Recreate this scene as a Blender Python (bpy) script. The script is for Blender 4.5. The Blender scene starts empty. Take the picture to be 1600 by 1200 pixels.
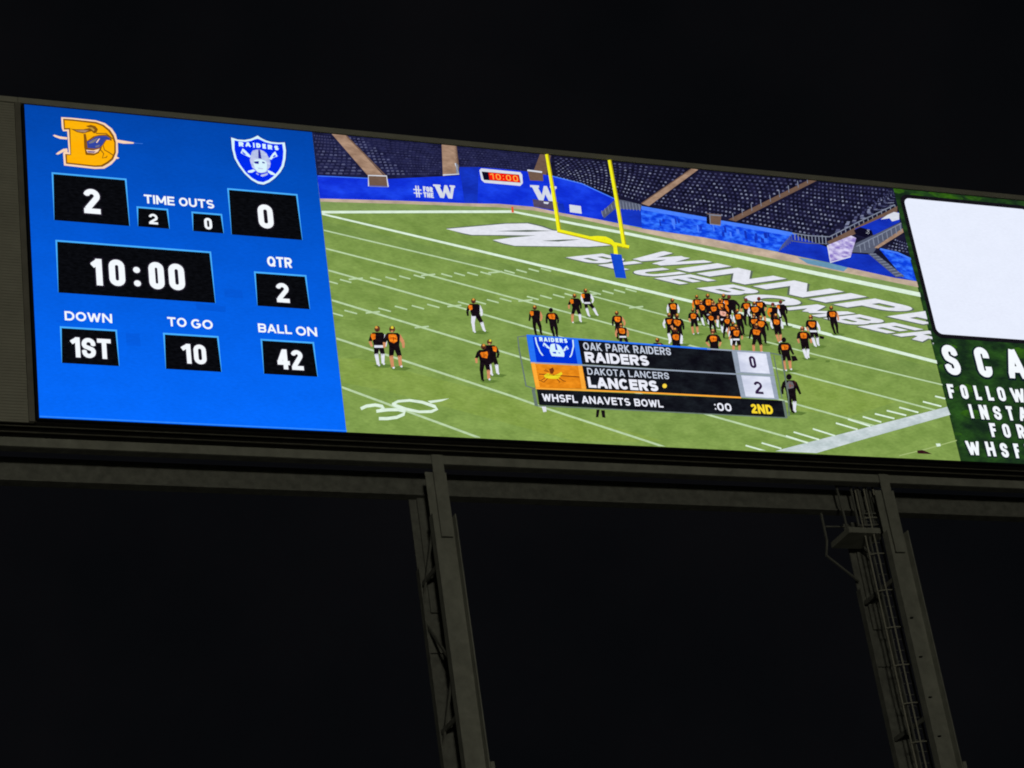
import bpy, math, random
from mathutils import Vector, Matrix
from mathutils.geometry import tessellate_polygon

rnd = random.Random(7)
S = bpy.context.scene
COL = S.collection

# ------------------------------------------------------------------ camera
CX, CY, CZ = -10.4939, -49.1973, 2.2
YAW, PITCH, ROLL, FPX = 0.434845, 0.471563, -0.151489, 3654.65
fw = Vector((math.sin(YAW)*math.cos(PITCH), math.cos(YAW)*math.cos(PITCH), math.sin(PITCH)))
r0 = fw.cross(Vector((0, 0, 1))).normalized(); u0 = r0.cross(fw)
c_, s_ = math.cos(ROLL), math.sin(ROLL)
CR = c_*r0 + s_*u0; CU = -s_*r0 + c_*u0
cam = bpy.data.cameras.new('camera'); co = bpy.data.objects.new('camera', cam); COL.objects.link(co)
m = Matrix((CR, CU, -fw)).transposed().to_4x4(); m.translation = (CX, CY, CZ)
co.matrix_world = m
cam.sensor_width = 36; cam.lens = FPX/1600*36; cam.clip_start = .5; cam.clip_end = 3000
S.camera = co

# ------------------------------------------------------------------ night sky, bounce lamp, exposure
def lin(c):
    c /= 255.
    return c/12.92 if c <= .04045 else ((c+.055)/1.055)**2.4
def L3(rgb): return tuple(lin(c) for c in rgb) + (1,)

W = bpy.data.worlds.new("World"); S.world = W; W.use_nodes = True
nt = W.node_tree; nt.nodes.clear()
wo = nt.nodes.new('ShaderNodeOutputWorld'); bg = nt.nodes.new('ShaderNodeBackground')
tc = nt.nodes.new('ShaderNodeTexCoord'); nz = nt.nodes.new('ShaderNodeTexNoise'); rp = nt.nodes.new('ShaderNodeValToRGB')
nz.inputs['Scale'].default_value = 9; nz.inputs['Detail'].default_value = 4
rp.color_ramp.elements[0].position = .35; rp.color_ramp.elements[1].position = .7
rp.color_ramp.elements[0].color = L3((6, 7, 9)); rp.color_ramp.elements[1].color = L3((10, 10, 12))
nt.links.new(tc.outputs['Generated'], nz.inputs['Vector']); nt.links.new(nz.outputs['Fac'], rp.inputs['Fac'])
nt.links.new(rp.outputs[0], bg.inputs['Color']); nt.links.new(bg.outputs[0], wo.inputs[0])
bg.inputs['Strength'].default_value = 1.0

# added unseen lamp low across the field, standing for stadium light bounced off turf
fl_ = bpy.data.lights.new('floodlight_bounce', 'POINT'); fl_.energy = 60000; fl_.shadow_soft_size = 3.0; fl_.color = (1, .98, .80)
so = bpy.data.objects.new('floodlight_bounce', fl_); COL.objects.link(so); so.location = (-22, -100, 10)
S.cycles.filter_width = 1.9
S.view_settings.view_transform = 'Standard'; S.view_settings.look = 'None'
S.view_settings.exposure = 0; S.view_settings.gamma = 1; S.view_settings.use_curve_mapping = False

# ------------------------------------------------------------------ photo pixel <-> point on a real plane at depth y
def PX(u, v, y=0.):
    d = fw*FPX + CR*(u-800) + CU*(600-v)
    t = (y-CY)/d.y
    return Vector((CX+d.x*t, y, CZ+d.z*t))
def UV(X):
    d = Vector(X)-Vector((CX, CY, CZ)); z = d.dot(fw)
    return 800+FPX*d.dot(CR)/z, 600-FPX*d.dot(CU)/z

# ------------------------------------------------------------------ materials
MATS = {}
def nodes(name):
    m = bpy.data.materials.new(name); m.use_nodes = True; m.node_tree.nodes.clear()
    return m, m.node_tree.nodes, m.node_tree.links
def led(name, rgb, rgb2=None, grain=.07, mott=.05, scale=1.3, sample=False, top=1., bot=1., lo=.35, hi=.65):
    """picture on an LED screen: colour x diode grain x slow picture variation"""
    if name in MATS: return MATS[name]
    m, n, l = nodes(name)
    out = n.new('ShaderNodeOutputMaterial'); em = n.new('ShaderNodeEmission'); l.new(em.outputs[0], out.inputs[0])
    geo = n.new('ShaderNodeNewGeometry')
    mp = n.new('ShaderNodeMapping'); mp.inputs['Rotation'].default_value = (0, math.radians(38), 0); mp.inputs['Scale'].default_value = (1, 0.0, 2.6)
    l.new(geo.outputs['Position'], mp.inputs['Vector'])
    n1 = n.new('ShaderNodeTexNoise'); n1.inputs['Scale'].default_value = 7.5; n1.inputs['Detail'].default_value = 2
    l.new(mp.outputs[0], n1.inputs['Vector'])
    mp2 = n.new('ShaderNodeMapping'); mp2.inputs['Scale'].default_value = (1, 0, 1.8); l.new(geo.outputs['Position'], mp2.inputs['Vector'])
    n2 = n.new('ShaderNodeTexNoise'); n2.inputs['Scale'].default_value = scale; n2.inputs['Detail'].default_value = 5
    l.new(mp2.outputs[0], n2.inputs['Vector'])
    def mr(src, a, b, c, d):
        q = n.new('ShaderNodeMapRange'); q.inputs[1].default_value = a; q.inputs[2].default_value = b; q.inputs[3].default_value = c; q.inputs[4].default_value = d
        l.new(src, q.inputs[0]); return q.outputs[0]
    def mul(a, b):
        q = n.new('ShaderNodeMath'); q.operation = 'MULTIPLY'; l.new(a, q.inputs[0]); l.new(b, q.inputs[1]); return q.outputs[0]
    f = mul(mr(n1.outputs['Fac'], .3, .7, 1-grain*1.5, 1+grain*1.5), mr(n2.outputs['Fac'], .3, .7, 1-mott, 1+mott))
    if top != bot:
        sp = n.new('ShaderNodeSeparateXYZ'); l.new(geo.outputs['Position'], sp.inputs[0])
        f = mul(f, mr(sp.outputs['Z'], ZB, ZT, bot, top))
    l.new(f, em.inputs['Strength'])
    if rgb2:
        r = n.new('ShaderNodeValToRGB'); r.color_ramp.elements[0].color = L3(rgb); r.color_ramp.elements[1].color = L3(rgb2)
        r.color_ramp.elements[0].position = lo; r.color_ramp.elements[1].position = hi
        l.new(n2.outputs['Fac'], r.inputs['Fac']); l.new(r.outputs[0], em.inputs['Color'])
    else: em.inputs['Color'].default_value = L3(rgb)
    try: m.cycles.emission_sampling = 'FRONT' if sample else 'NONE'
    except Exception: pass
    MATS[name] = m; return m
def paint(name, rgb, rough=.6, spec=.3, metal=0., nscale=3., amt=.25, bump=.02, streak=1.):
    if name in MATS: return MATS[name]
    m, n, l = nodes(name)
    out = n.new('ShaderNodeOutputMaterial'); b = n.new('ShaderNodeBsdfPrincipled'); l.new(b.outputs[0], out.inputs[0])
    geo = n.new('ShaderNodeNewGeometry'); mp = n.new('ShaderNodeMapping'); mp.inputs['Scale'].default_value = (1, 1, streak)
    l.new(geo.outputs['Position'], mp.inputs['Vector'])
    t = n.new('ShaderNodeTexNoise'); t.inputs['Scale'].default_value = nscale; t.inputs['Detail'].default_value = 8; t.inputs['Roughness'].default_value = .65
    l.new(mp.outputs[0], t.inputs['Vector'])
    r = n.new('ShaderNodeValToRGB'); r.color_ramp.elements[0].position = .3; r.color_ramp.elements[1].position = .7
    r.color_ramp.elements[0].color = tuple(c*(1-amt) for c in rgb)+(1,); r.color_ramp.elements[1].color = tuple(min(1, c*(1+amt)) for c in rgb)+(1,)
    l.new(t.outputs['Fac'], r.inputs['Fac']); l.new(r.outputs[0], b.inputs['Base Color'])
    b.inputs['Roughness'].default_value = rough; b.inputs['Metallic'].default_value = metal
    b.inputs['Specular IOR Level'].default_value = spec
    bp = n.new('ShaderNodeBump'); bp.inputs['Strength'].default_value = .4; bp.inputs['Distance'].default_value = bump
    l.new(t.outputs['Fac'], bp.inputs['Height']); l.new(bp.outputs[0], b.inputs['Normal'])
    MATS[name] = m; return m

# ------------------------------------------------------------------ object helpers
def mesh_obj(name, verts, faces, mats, parent=None, midx=None, kind=None):
    me = bpy.data.meshes.new(name); me.from_pydata([tuple(v) for v in verts], [], faces)
    for mt in mats: me.materials.append(mt)
    if midx: me.polygons.foreach_set('material_index', midx)
    me.update()
    o = bpy.data.objects.new(name, me); COL.objects.link(o)
    if parent: o.parent = parent; o.matrix_parent_inverse = parent.matrix_world.inverted()
    if kind: o['kind'] = kind
    return o
def thing(name, label, cat, loc, group=None):
    o = bpy.data.objects.new(name, None); COL.objects.link(o); o.location = loc
    o.matrix_world = Matrix.Translation(loc); o['label'] = label; o['category'] = cat
    if group: o['group'] = group
    return o
class MB:
    def __init__(s): s.v = []; s.f = []
    def box(s, x0, x1, y0, y1, z0, z1):
        i = len(s.v)
        s.v += [Vector(p) for p in ((x0,y0,z0),(x1,y0,z0),(x1,y1,z0),(x0,y1,z0),(x0,y0,z1),(x1,y0,z1),(x1,y1,z1),(x0,y1,z1))]
        s.f += [tuple(i+k for k in q) for q in ((0,3,2,1),(4,5,6,7),(0,1,5,4),(1,2,6,5),(2,3,7,6),(3,0,4,7))]
        return s
    def bar(s, a, b, w, h=None, up=(0, -1, 0)):
        a = Vector(a); b = Vector(b); h = h or w; d = (b-a).normalized(); up = Vector(up)
        if abs(d.dot(up)) > .95: up = Vector((1, 0, 0))
        x = d.cross(up).normalized(); y = x.cross(d); i = len(s.v)
        for p in (a, b):
            for sx, sy in ((-1,-1),(1,-1),(1,1),(-1,1)): s.v.append(p+x*(sx*w/2)+y*(sy*h/2))
        s.f += [tuple(i+k for k in q) for q in ((0,1,2,3),(7,6,5,4),(0,4,5,1),(1,5,6,2),(2,6,7,3),(3,7,4,0))]
        return s
    def tube(s, pts, r, n=8):
        pts = [Vector(p) for p in pts]; rings = []
        for k, p in enumerate(pts):
            d = (pts[min(k+1, len(pts)-1)]-pts[max(k-1, 0)]).normalized()
            a = Vector((0, 1, 0)) if abs(d.y) < .8 else Vector((1, 0, 0))
            x = d.cross(a).normalized(); y = x.cross(d); i = len(s.v)
            for q in range(n):
                t = 2*math.pi*q/n; s.v.append(p+x*(r*math.cos(t))+y*(r*math.sin(t)))
            rings.append(i)
        for a, b in zip(rings, rings[1:]):
            for q in range(n): s.f.append((a+q, a+(q+1) % n, b+(q+1) % n, b+q))
        s.f.append(tuple(rings[0]+q for q in range(n))[::-1]); s.f.append(tuple(rings[-1]+q for q in range(n)))
        return s
    def plate(s, pts, y0, y1):      # outline in x,z extruded in y
        i = len(s.v); n = len(pts)
        for y in (y0, y1):
            for p in pts: s.v.append(Vector((p[0], y, p[1])))
        s.f.append(tuple(range(i, i+n))); s.f.append(tuple(range(i+2*n-1, i+n-1, -1)))
        for k in range(n): s.f.append((i+k, i+n+k, i+n+(k+1) % n, i+(k+1) % n))
        return s
    def build(s, name, mat, parent=None, kind=None, bevel=0):
        o = mesh_obj(name, s.v, s.f, [mat], parent, kind=kind)
        if bevel:
            b = o.modifiers.new('edge', 'BEVEL'); b.width = bevel; b.segments = 1; b.limit_method = 'ANGLE'
        return o

# ------------------------------------------------------------------ extents of the board (screen surface at y = 0)
HS = 9.0
ZT = 35.0189+CZ; ZB = ZT-HS
XD, XR, XE = 7.65548, 25.6151, 33.30    # score | video | advert | end

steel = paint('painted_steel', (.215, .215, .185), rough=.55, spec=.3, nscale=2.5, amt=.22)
steel_d = paint('dark_steel', (.135, .135, .12), rough=.65, spec=.2, nscale=4, amt=.3)  # darker steel tone for rear and secondary members
clad = paint('beige_cladding', (.27, .26, .215), rough=.6, spec=.25, nscale=1.2, amt=.12)
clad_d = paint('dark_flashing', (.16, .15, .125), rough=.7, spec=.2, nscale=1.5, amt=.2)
soff = paint('shaded_soffit', (.045, .04, .036), rough=.8, spec=.1)  # shade under the board is put into the soffit and angle colours
soff2 = paint('soffit_angle', (.085, .08, .065), rough=.8, spec=.1)
gasket = paint('black_gasket', (.012, .012, .014), rough=.8, spec=.1)

# ------------------------------------------------------------------ ground
g = MB(); g.box(-400, 400, -300, 500, -.6, 0)
o = g.build('ground', paint('dark_turf', (.05, .06, .045), rough=.9, nscale=.5), None, 'structure')
fo = MB()
# ------------------------------------------------------------------ the video board
YF = -0.10     # nothing of the screens stands further forward than this
board = thing('video_board', 'wide lit stadium video board showing a blue scoreboard, a football game and a green advert',
              'scoreboard', (XD, .5, ZB))
TOP = ZT+.20; XL = -9.0
b = MB(); b.box(-.06, XE+.2, .012, .80, ZB-.03, ZT+.03); b.build('cabinet', gasket, board)
b = MB(); b.box(-.16, XE+.2, -.02, .86, ZT+.035, TOP); b.build('top_flashing', clad, board, bevel=.012)
b = MB(); b.box(-.05, XE+.2, -.03, .10, ZB-.065, ZB-.035); b.build('bottom_trim', gasket, board)
# underside with its running angles
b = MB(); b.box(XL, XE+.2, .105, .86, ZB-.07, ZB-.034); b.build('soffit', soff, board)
for yy, w in ((.30, .03), (.62, .05)):
    b = MB(); b.box(XL, XE+.2, yy-w/2, yy+w/2, ZB-.10, ZB-.072); b.build('soffit_rail', soff2, board)
# corrugated side wall left of the screen, ribs proud of the sheet
wz0 = PX(0, 655.5, -.02).z; x_wall = PX(36, 400, -.02).x-.02
x_wr = PX(42.5, 400, -.02).x
b = MB(); b.box(XL, x_wr, .05, .10, wz0, ZT+.034); b.build('side_wall', clad, board)
b = MB(); z = wz0+.05
while z < ZT-.02:
    b.box(XL, x_wr-.14, .034, .049, z, z+.062); z += .082
b.build('wall_rib', clad, board, kind='stuff')
b = MB(); b.box(x_wr-.135, x_wr+.005, -.015, .049, wz0, ZT+.034); b.build('corner_trim', clad_d, board)
b = MB(); b.box(XL, -.165, -.02, .86, ZT+.036, TOP-.002); b.build('wall_coping', clad, board, bevel=.012)

# ------------------------------------------------------------------ screen picture: thin flat shapes on the LED surface
DEPTH = [0.0]
STEP = .0006
VCLIP = (XD, XR, ZB, ZT)
def clip_rect(poly, R):
    for ax, lim, sg in ((0, R[0], 1), (0, R[1], -1), (1, R[2], 1), (1, R[3], -1)):
        out = []
        for i in range(len(poly)):
            a, c = poly[i-1], poly[i]; da, dc = sg*(a[ax]-lim), sg*(c[ax]-lim)
            if (da >= 0) != (dc >= 0):
                t = da/(da-dc); out.append((a[0]+(c[0]-a[0])*t, a[1]+(c[1]-a[1])*t))
            if dc >= 0: out.append(c)
        poly = out
        if len(poly) < 3: return []
    return poly
class Pic:
    """flat picture element; each new layer sits a hair in front of the one before"""
    def __init__(s, clip=None): s.v = []; s.f = []; s.mi = []; s.m = []; s.clip = clip; s.layer()
    def layer(s): DEPTH[0] += STEP; s.y = -DEPTH[0]; return s
    def xz(s, poly, mat):
        if mat not in s.m: s.m.append(mat)
        k = s.m.index(mat)
        poly = [(p[0], p[1]) for p in poly]
        if len(poly) > 3: tris = [[poly[i] for i in t] for t in tessellate_polygon([[Vector((p[0], p[1], 0)) for p in poly]])]
        else: tris = [poly]
        for t in tris:
            if s.clip:
                t = clip_rect(t, s.clip)
                if not t: continue
            ar = sum(t[i-1][0]*t[i][1]-t[i][0]*t[i-1][1] for i in range(len(t)))
            if abs(ar) < 1e-9: continue
            if ar < 0: t = t[::-1]
            i = len(s.v); s.v += [Vector((p[0], s.y, p[1])) for p in t]; s.f.append(tuple(range(i, i+len(t)))); s.mi.append(k)
        return s
    def px(s, poly, mat):
        q = [PX(u, v, s.y) for u, v in poly]
        return s.xz([(p.x, p.z) for p in q], mat)
    def line(s, pts, w, mat):
        """ribbon in photo px, width w (or list of widths)"""
        ws = w if isinstance(w, (list, tuple)) else [w]*len(pts)
        Lf = []; Rt = []
        for i, p in enumerate(pts):
            a = pts[max(i-1, 0)]; c = pts[min(i+1, len(pts)-1)]
            dx, dy = c[0]-a[0], c[1]-a[1]; q = math.hypot(dx, dy) or 1; nx, ny = -dy/q*ws[i]/2, dx/q*ws[i]/2
            Lf.append((p[0]+nx, p[1]+ny)); Rt.append((p[0]-nx, p[1]-ny))
        for i in range(len(pts)-1): s.px([Lf[i], Lf[i+1], Rt[i+1], Rt[i]], mat)
        return s
    def build(s, name, parent, label=None, kind=None):
        if not s.f: return None
        o = mesh_obj(name, s.v, s.f, s.m, parent, midx=s.mi, kind=kind)
        if label: o['label'] = label
        return o

# ---- stroke lettering -------------------------------------------------
def ell(cx, cy, rx, ry, a0, a1, n=10):
    return [(cx+rx*math.cos(math.radians(a0+(a1-a0)*i/n)), cy+ry*math.sin(math.radians(a0+(a1-a0)*i/n))) for i in range(n+1)]
NW = dict(zip("ABCDEFGHIKLMNOPQRSTUVWXY", (.78,.68,.72,.74,.58,.56,.76,.74,.0,.72,.54,.9,.76,.8,.66,.8,.7,.66,.66,.72,.76,1.1,.74,.74)))
NW.update({'0': .56, '1': .36, '2': .54, '3': .54, '4': .58, ':': 0., ' ': .12, '.': 0., '#': .6, '-': .4, 'y': .6})
def glyph(ch, w, t, ry_digit=True):
    """stroke centre lines for a glyph in a box w x 1; returns (polylines, closed?)"""
    L, R, B, T = t/2, w-t/2, t/2, 1-t/2
    C = (L+R)/2; M = .5; hw = (R-L)/2; hh = (T-B)/2
    P = []
    if ch in '0':
        r = min(hw, hh); P = [ell(C, T-r, hw, r, 0, 180)+ell(C, B+r, hw, r, 180, 360)+[(R, T-r)]]
    elif ch in 'OCGS' and w < .72:
        r = min(hw, hh); st = .14
        if ch == 'O': P = [ell(C, T-r, hw, r, 0, 180)+ell(C, B+r, hw, r, 180, 360)+[(R, T-r)]]
        elif ch == 'S':
            r = min(hw, hh*.5); P = [[(R, T-r-.07)]+ell(C, T-r, hw, r, 0, 180)+[(L, T-r-.06), (L+hw*.25, M+.06), (R-hw*.25, M-.06), (R, B+r+.06)]+ell(C, B+r, hw, r, 0, -180)+[(L, B+r+.07)]]
        else:
            P = [[(R, M+st)]+ell(C, T-r, hw, r, 0, 180)+ell(C, B+r, hw, r, 180, 360)+[(R, M-st if ch == 'C' else M)]]
            if ch == 'G': P.append([(C, M-.02), (R, M-.02)])
    elif ch in 'OQ':
        P = [ell(C, M, hw, hh, 90, 450, 28)]
        if ch == 'Q': P.append([(C+hw*.25, B+hh*.55), (R+t*.15, B-t*.3)])
    elif ch == '1': P = [[(R, -.2), (R, 1.2)], [(R, T+t*.1), (L-t*.3, T-.17)]]
    elif ch == '2':
        r = min(hw, hh*.7); P = [ell(C, T-r, hw, r, 170, -25)+[(L+t*.05, B+t*.35)], [(L-t, B), (R+t, B)]]
    elif ch == '3':
        r = hh/2; P = [ell(C, T-r, hw, r, 150, -90), ell(C, B+r, hw, r, 90, -150)]
    elif ch == '4': P = [[(R-t*.45, -.2), (R-t*.45, 1.2)], [(R-t*.6, T+t*.2), (L, B+.26)], [(L-t, B+.22), (R+t, B+.22)]]
    elif ch == ':': P = [[(C-.001, .74), (C+.001, .74)], [(C-.001, .22), (C+.001, .22)]]
    elif ch == 'A': P = [[(L-t*.3, -.1), (C, T+t*.4)], [(R+t*.3, -.1), (C, T+t*.4)], [(L+hw*.4, B+.2), (R-hw*.4, B+.2)]]
    elif ch in 'BPR':
        r = hh/2 if ch == 'B' else hh*.54
        P = [[(L, -.2), (L, 1.2)], [(L, T), (R-r*.8, T)]+ell(R-r*.8, T-r, r*.8, r, 90, -90)+[(L, T-2*r)]]
        if ch == 'B': P.append([(L, B+2*r), (R-r*.8, B+2*r)]+ell(R-r*.8, B+r, r*.8, r, 90, -90)+[(L, B)])
        if ch == 'R': P.append([(C, T-2*r), (R+t*.15, -.12)])
    elif ch == 'C': P = [ell(C, M, hw, hh, 42, 318, 22)]
    elif ch == 'G': P = [ell(C, M, hw, hh, 45, 345, 22)+[(R, M)], [(C+hw*.1, M-.03), (R, M-.03)]]
    elif ch == 'D': P = [[(L, -.2), (L, 1.2)], [(L, T), (C-hw*.1, T)]+ell(C-hw*.1, M, hw*1.1, hh, 90, -90, 16)+[(L, B)]]
    elif ch in 'EF':
        P = [[(L, -.2), (L, 1.2)], [(L, T), (R+t, T)], [(L, M+.02), (R+t*.3, M+.02)]]
        if ch == 'E': P.append([(L, B), (R+t, B)])
    elif ch == 'H': P = [[(L, -.2), (L, 1.2)], [(R, -.2), (R, 1.2)], [(L, M), (R, M)]]
    elif ch == 'I': P = [[(C, -.2), (C, 1.2)]]
    elif ch == 'K': P = [[(L, -.2), (L, 1.2)], [(L, M-.08), (R+t*.4, 1.1)], [(L+hw*.6, M), (R+t*.4, -.1)]]
    elif ch == 'L': P = [[(L, -.2), (L, 1.2)], [(L, B), (R+t, B)]]
    elif ch == 'M': P = [[(L, -.2), (L, 1.2)], [(R, -.2), (R, 1.2)], [(L, T+t*.3), (C, B+.1)], [(R, T+t*.3), (C, B+.1)]]
    elif ch == 'N': P = [[(L, -.2), (L, 1.2)], [(R, -.2), (R, 1.2)], [(L, T+t*.3), (R, B-t*.3)]]
    elif ch == 'S':
        r = hh/2; P = [ell(C, T-r, hw, r, 35, 270, 14)+ell(C, B+r, hw, r, 90, -145, 14)]
    elif ch == 'T': P = [[(L-t, T), (R+t, T)], [(C, -.2), (C, T)]]
    elif ch == 'U': r = min(hw, hh); P = [[(L, 1.2), (L, B+r)]+ell(C, B+r, hw, r, 180, 360)+[(R, 1.2)]]
    elif ch == 'V': P = [[(L-t*.3, 1.1), (C, B-t*.4)], [(R+t*.3, 1.1), (C, B-t*.4)]]
    elif ch == 'W':
        q = hw*.5; P = [[(L-t*.2, 1.1), (L+q, B-t*.4)], [(C, T+t*.1), (L+q, B-t*.4)], [(C, T+t*.1), (R-q, B-t*.4)], [(R+t*.2, 1.1), (R-q, B-t*.4)]]
    elif ch == '#': P = [[(L-t, .35), (R+t, .35)], [(L-t, .65), (R+t, .65)], [(C-hw*.4, -.1), (C-hw*.3, 1.1)], [(C+hw*.3, -.1), (C+hw*.4, 1.1)]]
    elif ch == '-': P = [[(L-t, M), (R+t, M)]]
    return P
def glyph_polys(ch, w, t, grow=0.):
    out = []; box = (-grow, w+grow, -grow, 1+grow); tt = t+2*grow
    if ch == ':':
        for (a, _) in glyph(ch, w, t): out.append(ell(w/2, a[1], tt*.5, tt*.5, 0, 360, 12)[:-1])
        return out
    for pl in glyph(ch, w, t):
        n = len(pl)
        for i in range(n-1):
            a, c = pl[i], pl[i+1]; dx, dy = c[0]-a[0], c[1]-a[1]; q = math.hypot(dx, dy)
            if q < 1e-6: continue
            nx, ny = -dy/q*tt/2, dx/q*tt/2
            p = clip_rect([(a[0]+nx, a[1]+ny), (a[0]-nx, a[1]-ny), (c[0]-nx, c[1]-ny), (c[0]+nx, c[1]+ny)], box)
            if p: out.append(p)
            if 0 < i:
                k = clip_rect(ell(a[0], a[1], tt/2, tt/2, 0, 360, 10)[:-1], box)
                if k: out.append(k)
    return out
def layout(text, aspect, t, gap):
    nat = [NW.get(c, .6)+t for c in text]; tot = sum(nat)+gap*(len(text)-1); k = aspect/tot
    # stroke keeps its weight, only the widths stretch
    res = []; x = 0
    fixed = t*len(text); free = tot-fixed
    if free < .05: return [(text, 0, aspect)]
    k2 = max(.2, (aspect-fixed)/free)
    for c, wn in zip(text, nat):
        w = (wn-t)*k2+t; res.append((c, x, w)); x += w+gap*k2
    return res
def text_rect(pic, text, p0, p1, mat, t=.2, gap=.14, grow=0.):
    """p0 = bottom left, p1 = top right in plane metres"""
    Hh = p1[1]-p0[1]; A = (p1[0]-p0[0])/Hh
    for c, x, w in layout(text, A, t, gap):
        if c == ' ': continue
        for poly in glyph_polys(c, w, t, grow): pic.xz([(p0[0]+(x+a)*Hh, p0[1]+b_*Hh) for a, b_ in poly], mat)
def lean(u): return .046+.1435*(u-50)/1000
def bb(x0, y0, x1, y1, y=0., s=None):
    """photo bounding box of upright lettering -> plane rectangle"""
    s = (.094 if s is None else s); s = s-(y0-250)*.0001
    h = (y1-y0)-s*(x1-x0-(y1-y0)*lean(x0)); k = lean((x0+x1)/2)*h
    a = PX(x0+k, y0+h, y); c = PX(x1-k, y1-h, y); 
    # baseline at left, top at right
    a = PX(x0+k, y0+h, y); c = PX(x1-k, y1-h, y)
    return (a.x, a.z), (c.x, c.z)
def text_bb(pic, text, box, mat, t=.2, gap=.14, grow=0.):
    p0, p1 = bb(*box, y=pic.y); text_rect(pic, text, p0, p1, mat, t, gap, grow)
def text_quad(pic, text, BL, BR, up, aspect, mat, t=.24, gap=.14, grow=0.):
    """lettering painted on ground seen in the picture; BL/BR photo px of the baseline, up photo px vector(s)"""
    upL, upR = up if isinstance(up[0], tuple) else (up, up)
    for c, x, w in layout(text, aspect, t, gap):
        if c == ' ': continue
        for poly in glyph_polys(c, w, t, grow):
            q = []
            for a, b_ in poly:
                s = (x+a)/aspect
                q.append((BL[0]+(BR[0]-BL[0])*s+(upL[0]+(upR[0]-upL[0])*s)*b_, BL[1]+(BR[1]-BL[1])*s+(upL[1]+(upR[1]-upL[1])*s)*b_))
            pic.px(q, mat)

white = led('led_white', (245, 250, 255), grain=.02, mott=.02)
black = led('led_black', (9, 10, 14), grain=.3, mott=.3, scale=6)
halo = led('led_glow', (36, 30, 44), grain=.2, mott=.2, scale=4)

# ================================================================== VIDEO PANEL
field = led('led_field_green', (118, 146, 70), (133, 160, 82), grain=.07, mott=.03, scale=1.6, sample=True, top=.93, bot=1.03)
DEPTH[0] = .0
p = Pic(); p.xz([(XD, ZB), (XR, ZB), (XR, ZT), (XD, ZT)], field)
video = p.build('video_panel', board)
VC = VCLIP
def vpic(): return Pic(VC)
field2 = led('led_field_far', (120, 146, 84), (136, 160, 92), grain=.05, mott=.04)
p = vpic(); p.px([(495, 300), (625, 310), (780, 316), (900, 336), (1100, 376), (1290, 415), (1440, 450), (1440, 462), (1290, 432), (1040, 379), (802, 333), (495, 333)], field2)
p.build('far_turf', video)
# mowing / wear patches
fd = led('led_field_shade', (112, 140, 70), (125, 151, 79), grain=.07, mott=.03, scale=1.6)
fl = led('led_field_light', (126, 153, 68), (139, 164, 81), grain=.07, mott=.03, scale=1.6)
p = vpic()
p.px([(505, 345), (780, 410), (1000, 460), (1290, 530), (1462, 575), (1472, 600), (1290, 556), (1000, 484), (780, 425), (507, 362)], fd)
p.px([(560, 560), (800, 622), (1040, 690), (900, 690), (600, 610), (536, 598), (530, 560)], fl)
p.px([(1240, 580), (1400, 628), (1330, 650), (1235, 640)], fl)
p.build('turf_patch', video)

seat_base = led('led_seat_navy', (24, 25, 56), (34, 36, 72), grain=.15, mott=.15, scale=3)
seat_dark = led('led_seat_black', (16, 16, 36), (28, 27, 54), grain=.15, mott=.15, scale=3)
p = vpic()
p.px([(480, 200), (862, 238), (862, 290), (748, 285), (480, 285)], seat_base)
p.px([(862, 238), (1410, 290), (1432, 440), (1242, 372), (1003, 330), (862, 285)], seat_dark)
p.build('seating_tier', video)
sc = [led('led_seat_%s' % k, c, grain=.1, mott=.2, scale=5) for k, c in (('dim', (56, 58, 94)), ('mid', (82, 86, 120)), ('bright', (124, 130, 158)), ('deep', (42, 43, 78)))]
def seats(TL, TR, BR, BL, rows, cols, kinds, sw=.55, sh=.42, skew=.5, fade=.0):
    p = vpic()
    for i in range(rows):
        b_ = (i+.5)/rows
        for j in range(cols):
            a = (j+.5+(skew if i % 2 else 0)+rnd.uniform(-.06, .06))/(cols+.5)
            def Q(a, b): return ((TL[0]*(1-a)+TR[0]*a)*(1-b)+(BL[0]*(1-a)+BR[0]*a)*b, (TL[1]*(1-a)+TR[1]*a)*(1-b)+(BL[1]*(1-a)+BR[1]*a)*b)
            x, y = Q(a, b_)
            x2, y2 = Q(a+1/cols, b_); w = math.hypot(x2-x, y2-y)*sw; h = abs(Q(a, b_+1/rows)[1]-y)*sh
            s = (y2-y)/max(1e-3, x2-x)
            k = kinds[min(len(kinds)-1, int(rnd.random()*len(kinds)*(.55+.75*b_)))]
            p.px([(x-w/2, y-s*w/2+h*.2), (x-w*.3, y-h/2), (x+w*.3, y-h/2), (x+w/2, y+s*w/2+h*.2), (x+w*.35, y+h/2), (x-w*.35, y+h/2)], k)
    return p.build('seat_row', video, kind='stuff')
seats((489, 209), (517, 212), (573, 274), (497, 273), 13, 7, [sc[0], sc[0], sc[1]], .72, .5)
seats((541, 213), (570, 216), (640, 274), (606, 274), 13, 4, [sc[0], sc[1], sc[1]], .6, .5)
seats((570, 216), (689, 228), (690, 273), (640, 274), 13, 15, [sc[3], sc[3], sc[0]], .8, .5)
seats((713, 231), (843, 243), (824, 268), (720, 261), 8, 22, [sc[3], sc[3], sc[0]], .75, .5)
seats((864, 245), (1080, 265), (1000, 316), (868, 276), 11, 25, [sc[0], sc[1], sc[2]], .5, .5)
seats((1093, 267), (1264, 281), (1138, 341), (1014, 320), 12, 20, [sc[0], sc[1], sc[2]], .52, .5)
seats((1282, 284), (1396, 295), (1284, 372), (1150, 346), 14, 19, [sc[0], sc[1], sc[2]], .55, .5)
seats((1392, 296), (1400, 298), (1400, 318), (1290, 372), 12, 7, [sc[0], sc[1], sc[2]], .5, .5)
seats((1400, 372), (1420, 380), (1420, 396), (1380, 390), 4, 6, [sc[1], sc[2]], .6, .5)

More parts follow.
